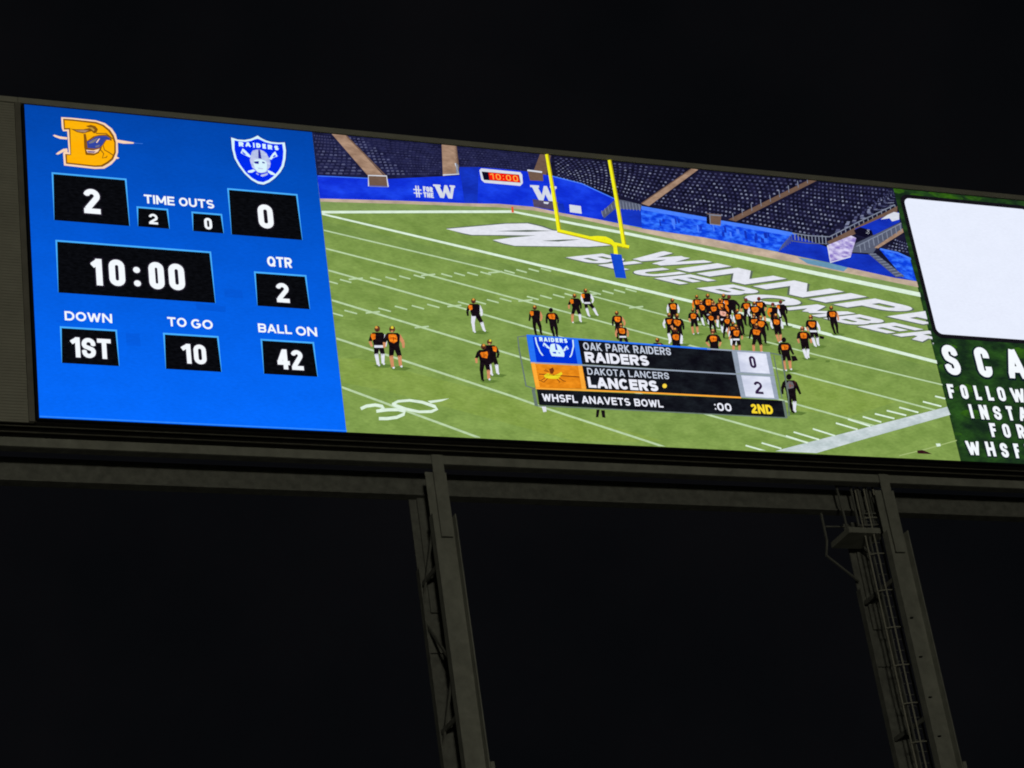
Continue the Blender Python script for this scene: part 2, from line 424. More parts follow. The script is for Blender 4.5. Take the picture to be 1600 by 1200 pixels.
tan = led('led_aisle_tan', (150, 120, 100), (172, 142, 120), grain=.06, mott=.08, scale=3)
tan_d = led('led_aisle_shade', (112, 88, 74), grain=.08, mott=.1)
rail = led('led_rail_grey', (128, 136, 156), grain=.08, mott=.1)
rail_d = led('led_rail_dim', (86, 92, 112), grain=.08, mott=.1)
wt = led('led_trim_white', (215, 220, 232), grain=.04, mott=.04)
def vp(name, items, **kw):
    p = vpic()
    for it in items:
        if it == '|': p.layer()
        elif it[0] == 'l': p.line(it[1], it[2], it[3])
        else: p.px(it[0], it[1])
    return p.build(name, video, **kw)
vp('aisle', [([(518, 209), (540, 211), (600, 275), (577, 277)], tan), '|', ('l', [(541, 212), (603, 275)], 2, tan_d)])
vp('aisle', [([(690, 225), (712, 228), (716, 272), (692, 275)], tan), ([(710, 228), (713.5, 228), (717.5, 262), (713, 270)], tan_d)])
vp('aisle', [([(844, 240), (861, 243), (851, 283), (828, 282)], tan_d)])
vp('aisle', [([(1080, 263), (1091, 265), (1014, 322), (1002, 318)], tan), '|', ('l', [(1080, 264), (1002, 318)], 1.5, tan_d)])
vp('aisle', [([(1268, 279), (1279, 281), (1150, 346), (1138, 343)], tan_d)]+
   [('l', [(1146+i*14.5, 344-i*7.2), (1144.5+i*14.5, 333-i*7.2)], 1.2, rail) for i in range(9)])
# blue padded perimeter walls
wb = led('led_wall_blue', (16, 48, 214), (30, 72, 236), grain=.06, mott=.06, scale=1.4, lo=.45, hi=.75)
wb_d = led('led_wall_navy', (18, 44, 172), (22, 56, 196), grain=.06, mott=.06)
wb_p = led('led_wall_pad', (14, 66, 226), (52, 118, 252), grain=.1, mott=.1, scale=4.2, lo=.42, hi=.62)
wb_l = led('led_wall_cap', (72, 128, 252), grain=.06, mott=.08)
p = vpic()
p.px([(490, 273.5), (576, 278), (608, 279.5), (692, 275.5), (718, 274), (718, 261), (748, 261), (785, 264), (824, 268), (862, 275), (909, 287), (959, 310),
      (1004, 324), (1004, 356), (939, 343.5), (879, 333), (832, 323), (780, 319), (726, 317.5), (622, 313.5), (490, 310)], wb)
p.layer()
p.px([(718, 261), (748, 261), (746, 317.5), (726, 317.5), (722, 290)], wb_d); p.px([(959, 312), (1003, 325), (1003, 354.5), (940, 342)], wb_d)
p.line([(497, 275), (575, 278.5)], 1.2, wb_l); p.line([(862, 275), (909, 287), (959, 310)], 1.6, wb_l)
p.build('perimeter_wall', video)
p = vpic()
p.px([(1001, 322), (1104, 340), (1128, 345), (1214, 359), (1245, 365), (1238, 392), (1217, 393.5), (1100, 371), (1003, 357)], wb_p)
p.layer(); p.px([(1001, 321.5), (1104, 339.5), (1128, 344.5), (1214, 358.5), (1245, 364.5), (1240, 370), (1213, 365), (1104, 345.5), (1003, 328)], wb_l)
for i in range(26):
    x = 1008+rnd.random()*200; yb_ = 330+(x-1003)*.17; h = rnd.uniform(4, 13); w = rnd.uniform(2, 5); y = yb_+rnd.uniform(0, 12)
    p.px([(x, y), (x+w, y+w*.18), (x+w+h*.15, y+h), (x+h*.15, y+h)], rnd.choice([wb_d, wb_l, wb_p]) if i % 3 else wb_d)
p.build('perimeter_wall', video)
p = vpic()
p.px([(1238, 366), (1292, 386), (1330, 396), (1362, 398), (1412, 434), (1432, 438), (1432, 442), (1397, 434), (1330, 420), (1294, 410), (1216, 394)], wb_d)
p.layer(); p.px([(1374, 389), (1402, 394), (1422, 405), (1432, 440), (1412, 434)], wb_p); p.line([(1375, 389), (1402, 395), (1424, 405)], 3, wb_l)
p.build('perimeter_wall', video)
# stairs and rails
vp('stair', [([(1356, 396), (1368, 396), (1414, 432), (1400, 433)], rail_d), '|']+[('l', [(1359+i*5, 397+i*4.2), (1369+i*5, 397+i*4.0)], 1.3, rail) for i in range(9)])
vp('stair', [([(939, 332), (962, 311), (975, 313), (1003, 320), (1001, 328), (962, 326), (944, 341)], rail_d), '|']+
   [('l', [(942+i*5, 338-i*3.6), (940+i*5, 329-i*3.2)], 1.1, rail) for i in range(6)]+[('l', [(970+i*5, 327+i*.4), (968+i*5, 314+i*.8)], 1.1, rail) for i in range(7)])
vp('guard_rail', [('l', [(1398, 320), (1345, 345), (1296, 370), (1262, 368), (1238, 364)], 1.6, rail), ('l', [(1400, 330), (1348, 355), (1298, 381), (1262, 380), (1236, 376)], 1.6, rail_d)]+
   [('l', [(1398-i*7, 320+i*3.5), (1400-i*7, 331+i*3.5)], 1.4, rail) for i in range(15)]+[('l', [(1290-i*5.4, 370-i*.6), (1291-i*5.4, 382-i*.8)], 1.6, rail) for i in range(10)]+
   [('l', [(1236-i*2, 366+i*2.5), (1238-i*3.5, 378+i*2.4)], 1.3, rail_d) for i in range(7)])
vp('walkway', [([(1402, 322), (1402, 332), (1300, 384), (1292, 378)], tan_d), ([(1408, 347), (1410, 360), (1370, 387), (1364, 396), (1330, 394), (1337, 380)], rail_d), '|',
   ([(1410, 357), (1412, 363), (1372, 388), (1366, 387)], tan)])
purple = led('led_poster', (140, 120, 200), (214, 208, 240), grain=.06, mott=.06, scale=4.5, lo=.38, hi=.62)
ink = led('led_ink', (14, 12, 34), grain=.1)
vp('banner', [([(1350, 352), (1375, 341), (1404, 331), (1406, 347), (1366, 367), (1335, 358)], wb_d), '|', ([(1386, 336), (1397, 331), (1405, 333), (1405, 343), (1394, 346), (1390, 341), (1376, 343)], wt),
   '|', ([(1334, 360), (1344, 355), (1362, 360), (1364, 366), (1352, 371), (1338, 367)], ink), ([(1355, 358), (1359, 359), (1358, 366), (1353, 365)], wt)])
vp('poster', [([(1293, 383), (1330, 368), (1338, 372), (1329, 402), (1297.5, 411)], purple), '|', ('l', [(1293, 383.5), (1297.5, 410), (1329, 401)], 1.6, wt)])
vp('guard_rail', [('l', [(1408, 349), (1372, 368), (1338, 385)], 1.6, rail)]+[('l', [(1406-i*7, 350+i*3.6), (1408-i*7, 362+i*3.6)], 1.4, rail) for i in range(10)])
vp('platform_box', [([(575.5, 273), (604, 274), (607, 291), (577, 290)], tan_d), '|', ('l', [(576, 291), (575.5, 274), (604, 275), (606.5, 292)], 1.8, wt), ('l', [(577, 291), (606, 292)], 1.2, rail)])
vp('platform_box', [('l', [(711, 255), (717, 272), (692, 273.5)], 1.8, wt), ([(712, 254), (716, 258), (717, 271), (713, 271)], rail)])
vp('platform_box', [([(824, 266), (828, 282), (849, 283), (848, 268)], tan_d), '|', ('l', [(824, 266), (847, 269)], 2.6, wt)])
vp('platform_box', [([(1104, 333), (1127, 335), (1126, 352), (1106, 350)], tan_d), '|', ('l', [(1104, 335), (1127, 337)], 1.8, rail), ('l', [(1109, 336), (1110, 350), (1126, 352)], 1.6, rail), ([(1104, 334), (1108, 335), (1109, 351), (1104, 349)], ink)])
vp('tunnel_door', [([(832, 311), (872, 316), (876, 330), (834, 323)], led('led_tunnel', (84, 74, 98), grain=.1, mott=.15, scale=4)), '|', ([(870, 318), (880, 318), (884, 333), (874, 331)], wb_d)])
vp('notice_board', [([(889.5, 319.5), (907.5, 322), (909, 334), (890.5, 331.5)], wt)])
# picture clock
red = led('led_red', (250, 30, 14), (235, 16, 10), grain=.1); orange_l = led('led_amber', (255, 170, 70), grain=.05)
p = vpic()
p.px([(749, 266), (752, 263), (813, 269), (816, 273), (817, 286), (813, 290.5), (757, 285.5), (752, 281)], wt); p.layer()
p.px([(752.5, 268), (811, 273), (813.5, 285.5), (756, 281)], ink); p.layer()
p.px([(763, 269.5), (810, 273.5), (812.5, 285), (765, 281)], red); p.layer()
text_bb(p, '10:00', (765, 270.5, 810, 284), orange_l, t=.17, gap=.3)
p.build('game_clock', video, label='red digital clock in a white frame on the blue wall')
# wall logos
p = vpic(); text_bb(p, '#', (645, 289.5, 660, 309), wt, t=.10)
text_bb(p, 'FOR', (660.5, 291, 677, 300.5), wt, t=.26); text_bb(p, 'THE', (661, 300, 678, 309.5), wt, t=.26)
p.layer(); 
def bigW(p, x0, y0, w, h, mat):
    k = lean(x0)
    q = [(0,0),(.34,.03),(.34,.16),(.29,.17),(.40,.62),(.52,.06),(.64,.07),(.74,.66),(.80,.20),(.75,.18),(.75,.06),(1.0,.09),(1.0,.23),(.95,.24),(.80,1.02),(.62,1.0),(.53,.58),(.42,.98),(.25,.95),(.07,.14),(0,.13)]
    p.px([(x0+a*w+b_*h*k, y0+b_*h) for a, b_ in q], mat)
bigW(p, 676.5, 288, 34, 22, wt); p.build('wall_lettering', video)
p = vpic(); bigW(p, 828, 289, 41, 25, wt); p.px([(849, 315), (858, 316), (856, 319), (850, 318)], wt); p.build('wall_emblem', video)

# warning track, boundary lines, yard lines
trk = led('led_track', (176, 158, 140), (200, 178, 158), grain=.05, mott=.06, scale=2)
blu_w = led('led_track_blue', (104, 150, 180), grain=.06, mott=.1)
vp('warning_track', [([(495, 310), (622, 313.5), (726, 317.5), (780, 318.5), (832, 323), (879, 333), (939, 343.5), (1002, 357), (1100, 371), (1216, 394), (1294, 411), (1397, 434), (1435, 440), (1435, 449),
   (1280, 418), (1040, 371), (909, 343), (834, 329), (780, 324), (640, 319), (495, 315)], trk), '|', ([(1246, 402), (1294, 410.5), (1325, 418), (1318, 424), (1262, 412)], blu_w)])
lw = led('led_line_white', (222, 240, 222), grain=.05, mott=.06, scale=3)
lw2 = led('led_line_pale', (186, 210, 168), grain=.06, mott=.08, scale=3)
lbig = led('led_sideline', (188, 202, 204), (206, 216, 220), grain=.06, mott=.06, scale=2)
vp('boundary_line', [('l', [(500, 331.5), (640, 331), (802, 330.6)], 4, lw), ('l', [(802, 330.8), (900, 350), (980, 365), (1040, 377.5), (1280, 428), (1440, 461)], [3, 3.8, 4.4, 4.8, 6, 6.6], lw)])
vp('goal_line', [('l', [(500, 333.5), (740, 390), (980, 447), (1285, 520), (1465, 566)], [2.6, 3.6, 4.2, 4.6, 4.8], lw)])
YL = [[(505, 359.5), (780, 424), (1020, 487.5), (1280, 555.6), (1480, 603)],
      [(508, 388), (649, 424), (800, 465), (1020, 524), (1214, 576), (1405, 626), (1462, 641)],
      [(512, 422), (731, 484), (1000, 563), (1245.6, 632), (1372, 667)],
      [(517, 468.5), (825, 561.6), (1106, 648), (1270, 694)],
      [(525, 528.5), (800, 619), (849, 636.6), (1013, 690), (1040, 699)],
      [(533, 604.5), (750, 684.5)]]
for i, L_ in enumerate(YL): vp('yard_line', [('l', L_, [2.1+.25*i]*len(L_), lw2)])
def hashes(pts, slope, L_):
    for i, (x, y) in enumerate(pts):
        p = vpic(); p.y = -.012
        l2 = L_[0]+(L_[1]-L_[0])*i/len(pts)
        p.line([(x-l2/2, y-slope*l2/2), (x+l2/2, y+slope*l2/2)], 2.2, lw2)
        p.build('hash_mark', video)
hashes([(519, 441), (540, 439), (587, 436), (611, 435), (632.5, 433.5), (655, 432), (698, 430), (718, 428.5), (738.5, 428), (759, 427), (796, 424.5), (815, 423.5), (834, 422), (853, 421.5)], .27, (18, 16))
hashes([(526, 491), (548, 487.5), (601, 484), (626.6, 481), (653, 480), (677, 478), (725, 474), (750, 472.5), (770, 470.5), (790, 468.5), (832.5, 465.6), (853, 464), (873, 462.5), (891, 461), (930, 457.5), (950, 456.6), (968, 455), (986, 453.5)], .27, (20, 17))
for x, y in ((556, 435.5), (669, 429.5), (774, 425.3), (582.5, 488), (710, 478), (821, 469.5), (922, 460), (659, 511), (994, 480)):
    p = vpic(); p.line([(x-11, y+1), (x+11, y-1)], 2.4, lw2); p.build('hash_cross', video)
vp('sideline', [([(1196, 709), (1240, 697), (1340, 671.5), (1480, 635.5), (1485, 648), (1340, 689), (1272, 709)], lbig)])
for a, c in (((1477, 623), (1461, 619)), ((1471, 635), (1442, 627.5)), ((1435, 644.5), (1405, 636.5)), ((1416, 649), (1385.5, 641.5)), ((1397.5, 654), (1367, 646.5)), ((1377, 659.5), (1348, 651)), ((1360, 666), (1325, 655)), ((1340, 671), (1306, 661)), ((1305, 681), (1270, 670)), ((1280, 687), (1240, 675)), ((1262, 692), (1228, 681)), ((1221, 701), (1190, 692)), ((1200, 706), (1165, 696))):
    p = vpic(); p.line([a, c], 2.4, lw); p.build('hash_mark', video)
vp('chalk_line', [('l', [(1495, 688), (1450, 701), (1405, 712)], 1.6, led('led_chalk', (164, 186, 118), grain=.05))])
# painted lettering in the end zone
ez = led('led_paint_white', (228, 230, 240), grain=.04, mott=.05, scale=2.5); ezs = led('led_paint_edge', (92, 104, 92), grain=.1, mott=.1)
p = vpic()
Wp = [(697, 357.7), (740, 354), (791, 349.5), (824, 349), (846, 354), (863, 360), (872, 361), (902, 370), (930, 377), (957, 383), (920, 385.5), (804, 384), (786, 380), (770, 375), (802, 371), (837, 368), (790, 367.3), (737, 367), (722, 364)]
p.px([(x+(2 if x > 800 else -1), y-1.3 if y < 362 else y+1.3) for x, y in Wp], ezs); p.layer(); p.px(Wp, ez); p.layer()
for q in ([(774, 361.2), (824, 359.3), (863, 360.6), (824, 362.3)], [(782, 369.5), (810, 368), (838, 367.8), (800, 370.5)], [(846, 376.2), (880, 374.3), (908, 374), (872, 377.5)]): p.px(q, ezs)
p.build('end_zone_emblem', video)
EA = {'W': 1.25, 'M': 1.05, 'I': .24, 'N': .86, 'L': .66, 'E': .66}
def ezword(word, spans, base, up):
    for ch, (a, c) in zip(word, spans):
        p = vpic(); fx = lambda u: (u, base[0][1]+(u-base[0][0])*base[1])
        Al, Ac = fx(a), fx(c)
        text_quad(p, ch, (Al[0], Al[1]+1), (Ac[0], Ac[1]+1), up, EA.get(ch, .78), ezs, t=.235, grow=.03); p.layer()
        text_quad(p, ch, Al, Ac, up, EA.get(ch, .78), ez, t=.235)
        p.build('end_zone_letter', video)
ezword('WINNIPEG', [(973, 1048), (1056, 1078), (1088, 1164), (1176, 1254), (1264, 1290), (1302, 1374), (1386, 1442), (1452, 1520)], ((973, 401.5), .2245), (65, -9))
ezword('BLUEBOMBERS', [(884, 928), (934, 970), (978, 1016), (1022, 1062), (1088, 1138), (1146, 1212), (1220, 1280), (1286, 1334), (1340, 1386), (1394, 1442), (1446, 1486)], ((884, 402), .2365), (57, -6))
p = vpic(); th = [(335,315),(370,298),(425,291),(468,299),(478,311),(458,325),(432,330),(500,321),(570,320),(610,332),(602,350),(560,368),(500,376),(448,376)]
p.line([(480+x/4, 560+y/4) for x, y in th], 5, lw)
p.line([(613, 632), (622, 627), (640, 625.5), (660, 628.5), (679, 635), (683, 639), (674, 643), (655, 643.5), (634, 639), (619, 634), (613, 631)], [4.5, 4, 4, 4.5, 5, 4.5, 4.5, 4, 4.5, 5, 4.5], lw)
p.px([(668, 626.5), (702, 622.5), (690, 627), (673, 630)], lw); p.build('yard_number', video)
# pylon
vp('pylon', [([(799, 323), (802, 323), (803, 332), (799.5, 332)], led('led_orange_red', (226, 84, 52), grain=.05))])

# goal post
yel = led('led_yellow', (244, 240, 30), grain=.04, mott=.05); yel_d = led('led_yellow_shade', (176, 160, 14), grain=.05)
p = vpic()
for off, mt, w in ((1.1, yel_d, 5.6), (0, yel, 4.4)):
    p.line([(853.5+off, 241), (863+off, 296), (873+off, 361)], [w-.6, w, w+.4], mt)
    p.line([(951.5+off, 250), (963+off, 314), (975+off, 386)], [w-.4, w, w+.6], mt)
    p.line([(871, 359.5+off), (920, 371+off), (960, 380.5+off), (983, 385.5+off)], w-.2, mt)
    p.line([(920, 371+off), (934, 370.5+off), (946, 372+off), (955, 377+off), (961, 384+off), (962.5, 398+off)], [3, 4, 5, 6, 6, 6.4], mt)
    p.layer()
pad = led('led_pad_blue', (20, 72, 204), grain=.06, mott=.08, scale=3)
p.px([(953.5, 396), (971, 398), (978.5, 435), (962, 433.5)], pad)
p.build('goal_post', video, label='yellow goal post with blue padded base')

# ---- players ----------------------------------------------------------
kit = led('led_kit_black', (22, 14, 20), grain=.3, mott=.3, scale=6); kit2 = led('led_kit_maroon', (52, 22, 26), grain=.2, mott=.2, scale=6)
num = led('led_number_orange', (218, 100, 14), (250, 142, 34), grain=.1, mott=.15, scale=9); num_d = led('led_number_dark', (150, 66, 12), grain=.1)
sock = led('led_kit_white', (226, 228, 240), grain=.04, mott=.06); skin = led('led_skin', (208, 142, 100), grain=.06, mott=.1, scale=6)
helm = led('led_helmet', (92, 50, 36), grain=.15, mott=.2, scale=8); gold = led('led_helmet_gold', (224, 158, 70), grain=.06, mott=.1)
shade = led('led_turf_shadow', (96, 124, 56), grain=.08, mott=.1)
def player(hx, hy, fx, fy, arms='bb', legs='bb', low='ww', turn=0, belt=None, wide=1., stance=None, helmc=None, cut=None, nocut=True, numc=None, shirt=None):
    """hx,hy head top; fx,fy ground point between the feet (photo px)"""
    C4 = {'b': kit, 'w': sock, 's': skin, 'o': num, 'm': kit2}
    H = fy-hy; ux, uy = (hx-fx), (hy-fy)
    def q(a, b): return (fx+a*H*wide*.93+ux*b, fy+uy*b)
    def poly(pts, m): p.px([q(a, b) for a, b in pts], m)
    def limb(a, b, w0, w1, m):
        A, B2 = q(*a), q(*b); dx, dy = B2[0]-A[0], B2[1]-A[1]; L_ = math.hypot(dx, dy) or 1; nx, ny = -dy/L_, dx/L_
        p.px([(A[0]+nx*w0*H, A[1]+ny*w0*H), (A[0]-nx*w0*H, A[1]-ny*w0*H), (B2[0]-nx*w1*H, B2[1]-ny*w1*H), (B2[0]+nx*w1*H, B2[1]+ny*w1*H)], m)
    st = stance or (rnd.uniform(.06, .13), rnd.uniform(.03, .13)); sh = shirt or kit
    p = vpic()
    p.px([(fx-.16*H, fy-.01*H), (fx+.05*H, fy-.05*H), (fx+.34*H, fy+.0*H), (fx+.2*H, fy+.06*H), (fx-.08*H, fy+.05*H)], shade); p.layer()
    for sg, s, lc, wc in ((-1, st[0], legs[0], low[0]), (1, st[1], legs[1], low[1])):
        hip = (sg*.055, .5); knee = (sg*(.055+s*.55), .26); foot = (sg*s, .02+(.03 if sg > 0 else 0))
        limb(hip, knee, .07, .05, C4[lc]); limb((sg*(.055+s*.5), .29), foot, .048, .034, C4[wc])
        limb(foot, (foot[0]+.045, foot[1]-.02), .024, .022, sock if wc != 'b' else kit)
    p.layer()
    aw = .2; 
    for sg, ac in ((-1, arms[0]), (1, arms[1])):
        el = (sg*(aw+rnd.uniform(-.01, .05)), .60); ha = (sg*(aw+rnd.uniform(-.05, .06)), .47)
        limb((sg*.14, .76), el, .05, .038, C4[ac]); limb(el, ha, .036, .026, C4[ac] if ac != 'b' else rnd.choice([kit, skin]))
    p.layer()
    poly([(-.13, .82), (-.18, .77), (-.15, .62), (-.115, .46), (.115, .46), (.15, .62), (.18, .77), (.13, .82)], sh)
    if belt: p.layer(); poly([(-.115, .5), (-.12, .44), (.12, .44), (.115, .5)], C4[belt])
    p.layer()
    nm = numc or num
    if turn == 0:
        J = lambda a, b: (a+rnd.uniform(-.018, .018), b+rnd.uniform(-.02, .02))
        poly([J(-.09, .77), J(-.115, .71), J(-.08, .61), J(.0, .595), J(.08, .61), J(.115, .71), J(.09, .77), J(0, .78)], nm); p.layer()
        if rnd.random() < .5: poly([(-.17, .79), (-.1, .82), (-.12, .70), (-.165, .68)], kit2)
        else: poly([(.17, .79), (.1, .82), (.12, .70), (.165, .68)], kit2)
        poly([(-.012, .73), (-.012, .64), (.012, .64), (.012, .73)], num_d)
        poly([(.04, .70), (.04, .67), (.065, .67), (.065, .70)], num_d)
    else:
        poly([(turn*.17, .79), (turn*.19, .72), (turn*.15, .63), (turn*.07, .66), (turn*.06, .78)], nm)
    p.layer()
    hc = q(0, .905); r = .072*H
    p.px([(hc[0]+r*math.cos(t), hc[1]+r*1.1*math.sin(t)) for t in [k*math.pi/5 for k in range(10)]], helm if helmc != 'k' else kit)
    p.layer()
    if helmc != 'k':
        gx = hc[0]+r*rnd.uniform(-.35, .2)
        p.px([(gx-r*.5, hc[1]-r*.35), (gx-r*.2, hc[1]-r*1.0), (gx+r*.35, hc[1]-r*.95), (gx+r*.55, hc[1]-r*.3), (gx+r*.1, hc[1]-r*.1)], helmc or gold)
        p.px([(hc[0]-r*.5, hc[1]+r*.5), (hc[0]+r*.4, hc[1]+r*.45), (hc[0]+r*.2, hc[1]+r*1.0), (hc[0]-r*.3, hc[1]+r*1.0)], rnd.choice([kit2, skin, kit]))
    return p.build('pictured_player', video)
ylw = led('led_helmet_yellow', (232, 214, 60), grain=.05); maroon = led('led_helmet_maroon', (128, 44, 44), grain=.1)
PL = [  # drawn far to near
 (1298, 477, 1306, 522, dict(arms='bs', low='bb', stance=(.03, .07))),
 (914, 450, 921, 494, dict(arms='ww', legs='bb', low='ww', stance=(.02, .3), turn=-1, belt='w')),
 (897, 458, 903, 504, dict(arms='bb', low='sw', stance=(.2, .1), turn=-1)),
 (1105, 458, 1112, 504, dict(arms='bs', low='wb')), (1088, 460, 1094, 500, dict(arms='ob', low='wb')),
 (1130, 458, 1136, 504, dict(arms='ob', low='bb', turn=-1)), (1138, 460, 1149, 505, dict(arms='wb', turn=-1, low='ww', wide=1.25, helmc=maroon)),
 (1124, 465, 1131, 510, dict(arms='bo', low='bw')),
 (1165, 465, 1170, 508, dict(arms='bw', low='bb', helmc=maroon)), (1185, 463, 1193, 506, dict(arms='wb', low='ss', helmc=maroon)),
 (1219, 468, 1225, 510, dict(arms='wb', low='wb', helmc=maroon, turn=-1)), (1207, 472, 1212, 515, dict(arms='ow', low='bw', helmc=maroon, turn=-1)),
 (1095, 468, 1101, 508, dict(arms='bb', low='ww', stance=(.04, .18))), (1113, 469, 1120, 512, dict(arms='bb', low='ww')),
 (1178, 470, 1184, 514, dict(arms='wb', low='ww', wide=1.2)), (1050, 465, 1055, 510, dict(arms='ww', low='bb')),
 (1128, 476, 1134, 520, dict(arms='bb', numc=led('led_number_pink', (240, 180, 160), grain=.1), belt='w')),
 (739, 465, 747, 519, dict(arms='bw', low='ww', legs='wb', turn=-1, stance=(.12, .2))),
 (835, 476, 840, 524, dict(arms='bs', low='bb', turn=-1, stance=(.05, .13))), (860, 480, 868, 528, dict(arms='bb', low='bb', stance=(.03, .06), helmc='k')),
 (1082, 481, 1087, 522, dict(arms='bb', low='ss')), (1109, 486, 1115, 521, dict(arms='bb', low='bb')),
 (1151, 482, 1160, 524, dict(arms='wb', low='bb', stance=(.02, .06))), (1137, 490, 1135, 528, dict(arms='bb', low='bw')),
 (1177, 489, 1183, 532, dict(arms='bb', low='bb')), (1188, 492, 1192, 538, dict(arms='bb', low='bb')),
 (963, 485, 970, 530, dict(arms='bs', low='bb')), (1266, 491, 1275, 541, dict(arms='bw', low='ww', belt='w', stance=(.02, .08))),
 (1211, 489, 1218, 535, dict(arms='ww', low='ss', stance=(.02, .05))), (1045, 488, 1050, 534, dict(arms='wb', low='ww')),
 (1057, 489, 1062, 538, dict(arms='bb', low='bw')), (970, 504, 976, 546, dict(arms='ss', low='bb', wide=1.15, belt='w')),
 (1253, 509, 1261, 560, dict(arms='bb', low='ww', stance=(.02, .04), helmc=skin)), (1145, 502, 1147, 540, dict(arms='ss', low='ww')),
 (1150, 506, 1151, 552, dict(arms='bb', low='ss', belt='w')), (1181, 504, 1184, 552, dict(arms='bb', low='ss', wide=1.15)),
 (1055, 511, 1058, 560, dict(arms='ww', low='bw')), (1113, 513, 1119, 566, dict(arms='bb', low='bb', helmc=skin)),
 (1224, 526, 1231, 579, dict(arms='bb', low='ss', helmc='k')), (1027, 527, 1030, 575, dict(arms='bb')),
 (589, 508, 594, 571, dict(arms='bw', low='ww', turn=-1, belt='w', stance=(.05, .08))),
 (612, 508, 620, 575, dict(arms='bs', low='ss', stance=(.1, .1), helmc=ylw)),
 (764, 529, 773, 586, dict(arms='bb', low='ww', turn=1, helmc=ylw)), (755, 536, 759, 595, dict(arms='bb', low='bs', legs='bb', numc=num)),
 (1232, 583, 1240, 645, dict(arms='bb', low='bw', helmc='k', numc=led('led_number_grey', (110, 106, 112), grain=.1), stance=(.02, .03))),
]
for a in PL: player(*a[:4], **a[4])
# fallen kit, bag, feet below the caption, ball
vp('held_helmet', [([(1236, 556), (1243, 556), (1247, 563), (1238, 565)], kit)])
vp('held_helmet', [([(1280, 524), (1288, 526), (1287, 530), (1281, 529)], kit)])
vp('turf_mark', [([(1290, 563), (1297, 563), (1296, 566), (1290, 566)], shade)])
vp('helmet_on_turf', [([(1433, 704), (1441, 703), (1449, 706), (1457, 710), (1455, 713), (1440, 711), (1434, 709)], kit2)])
vp('flag_marker', [([(1462, 693), (1469, 693), (1470, 697), (1464, 698)], lw)])
vp('player_feet', [([(846, 634), (853, 634), (854, 643), (849, 644)], sock)])
vp('player_feet', [([(932, 640), (937, 640), (935, 652), (931, 652)], kit), ([(939, 641), (945, 641), (946, 653), (941, 652)], kit)])
vp('picture_edge', [('l', [(541, 673.2), (750, 682.6), (900, 689.4), (1200, 704), (1500, 718.2)], 1.5, led('led_edge_tan', (206, 196, 150), grain=.05))])
print('DEPTH after field', DEPTH[0])

# ---- score caption over the picture -------------------------------------
sil = led('led_silver', (150, 162, 180), grain=.05, mott=.08); capb = led('led_caption_black', (14, 14, 22), (24, 28, 34), grain=.15, mott=.1, scale=2)
rb = led('led_raider_blue', (0, 52, 214), grain=.05, mott=.05); rbl = led('led_raider_blue_light', (40, 116, 246), grain=.05)
org = led('led_lancer_orange', (222, 128, 20), (240, 146, 30), grain=.06, mott=.08, scale=4); orl = led('led_lancer_orange_light', (255, 172, 56), grain=.05)
glass = led('led_caption_frame', (104, 120, 112), grain=.08, mott=.1)
tw = led('led_caption_white', (236, 238, 250), grain=.02); tg = led('led_caption_pale', (196, 204, 220), grain=.03); whc = led('led_score_white', (204, 210, 232), (226, 230, 246), grain=.03, mott=.04)
dk = led('led_score_ink', (48, 28, 66), grain=.1)
def cap(name, items, texts=(), **kw):
    p = vpic()
    for it in items:
        if it == '|': p.layer()
        elif it[0] == 'l': p.line(it[1], it[2], it[3])
        else: p.px(it[0], it[1])
    p.layer()
    for tx in texts: text_bb(p, tx[0], tx[1], tx[2], **(tx[3] if len(tx) > 3 else {}))
    return p.build(name, video, **kw)
cap('caption_frame', [('l', [(824, 524.5), (809, 526.5), (811, 545), (822, 603), (838, 608)], 2.2, glass)])
cap('caption_frame', [('l', [(1200, 551), (1221, 555), (1232, 620), (1233, 650)], 2.2, glass), ('l', [(1209, 556), (1222, 622)], 1.6, glass)])
cap('caption_row', [([(822.5, 524), (903, 530), (910, 569), (829, 565.5)], rb), ([(902, 530), (1143, 547), (1150, 583.5), (909, 569)], capb), '|',
   ([(823, 524), (832, 524.7), (838.5, 566), (829.5, 565.5)], rbl), ([(896, 529.5), (903, 530), (909.5, 569), (902.5, 568.5)], rbl), ('l', [(823, 524), (1000, 537.3), (1110, 545.5)], 2.6, rbl), ('l', [(1105, 545), (1203, 551.5)], 2.2, sil)],
   [('OAK PARK RAIDERS', (910, 534.5, 1049, 555.5), tg, dict(t=.17, gap=.16)), ('RAIDERS', (912.5, 549.5, 1015, 572), tw, dict(t=.26, gap=.1))])
cap('caption_score', [([(1143, 547), (1203, 551.5), (1210, 586.5), (1150, 583.5)], sil), '|', ([(1152, 549.5), (1197, 552.8), (1203, 584), (1157, 581)], whc)], [('0', (1169, 556, 1183, 575.5), dk, dict(t=.2))])
cap('caption_row', [([(829, 566), (910, 572), (917, 608), (837, 606)], org), ([(908, 571), (1150, 584), (1158, 621), (915, 608)], capb), '|',
   ([(829.5, 566), (836, 566.5), (843.5, 605), (837.5, 605)], orl), ([(903, 571), (909.5, 571.5), (916, 608), (909, 607.5)], orl), ('l', [(829, 566.5), (910, 570.5), (1150, 584.5)], 2.2, sil), ('l', [(837, 606.8), (1000, 613), (1158, 621.2)], 2.4, orl)],
   [('DAKOTA LANCERS', (916.5, 574.5, 1046, 593), tg, dict(t=.17, gap=.16)), ('LANCERS', (917, 588.5, 1029.5, 612), tw, dict(t=.26, gap=.1))])
cap('caption_score', [([(1150, 584), (1210, 587), (1217, 624.5), (1158, 621)], sil), '|', ([(1158, 586.5), (1203, 588.8), (1210, 622), (1165, 619.5)], whc)], [('2', (1176.5, 595.5, 1193.5, 616), dk, dict(t=.19))])
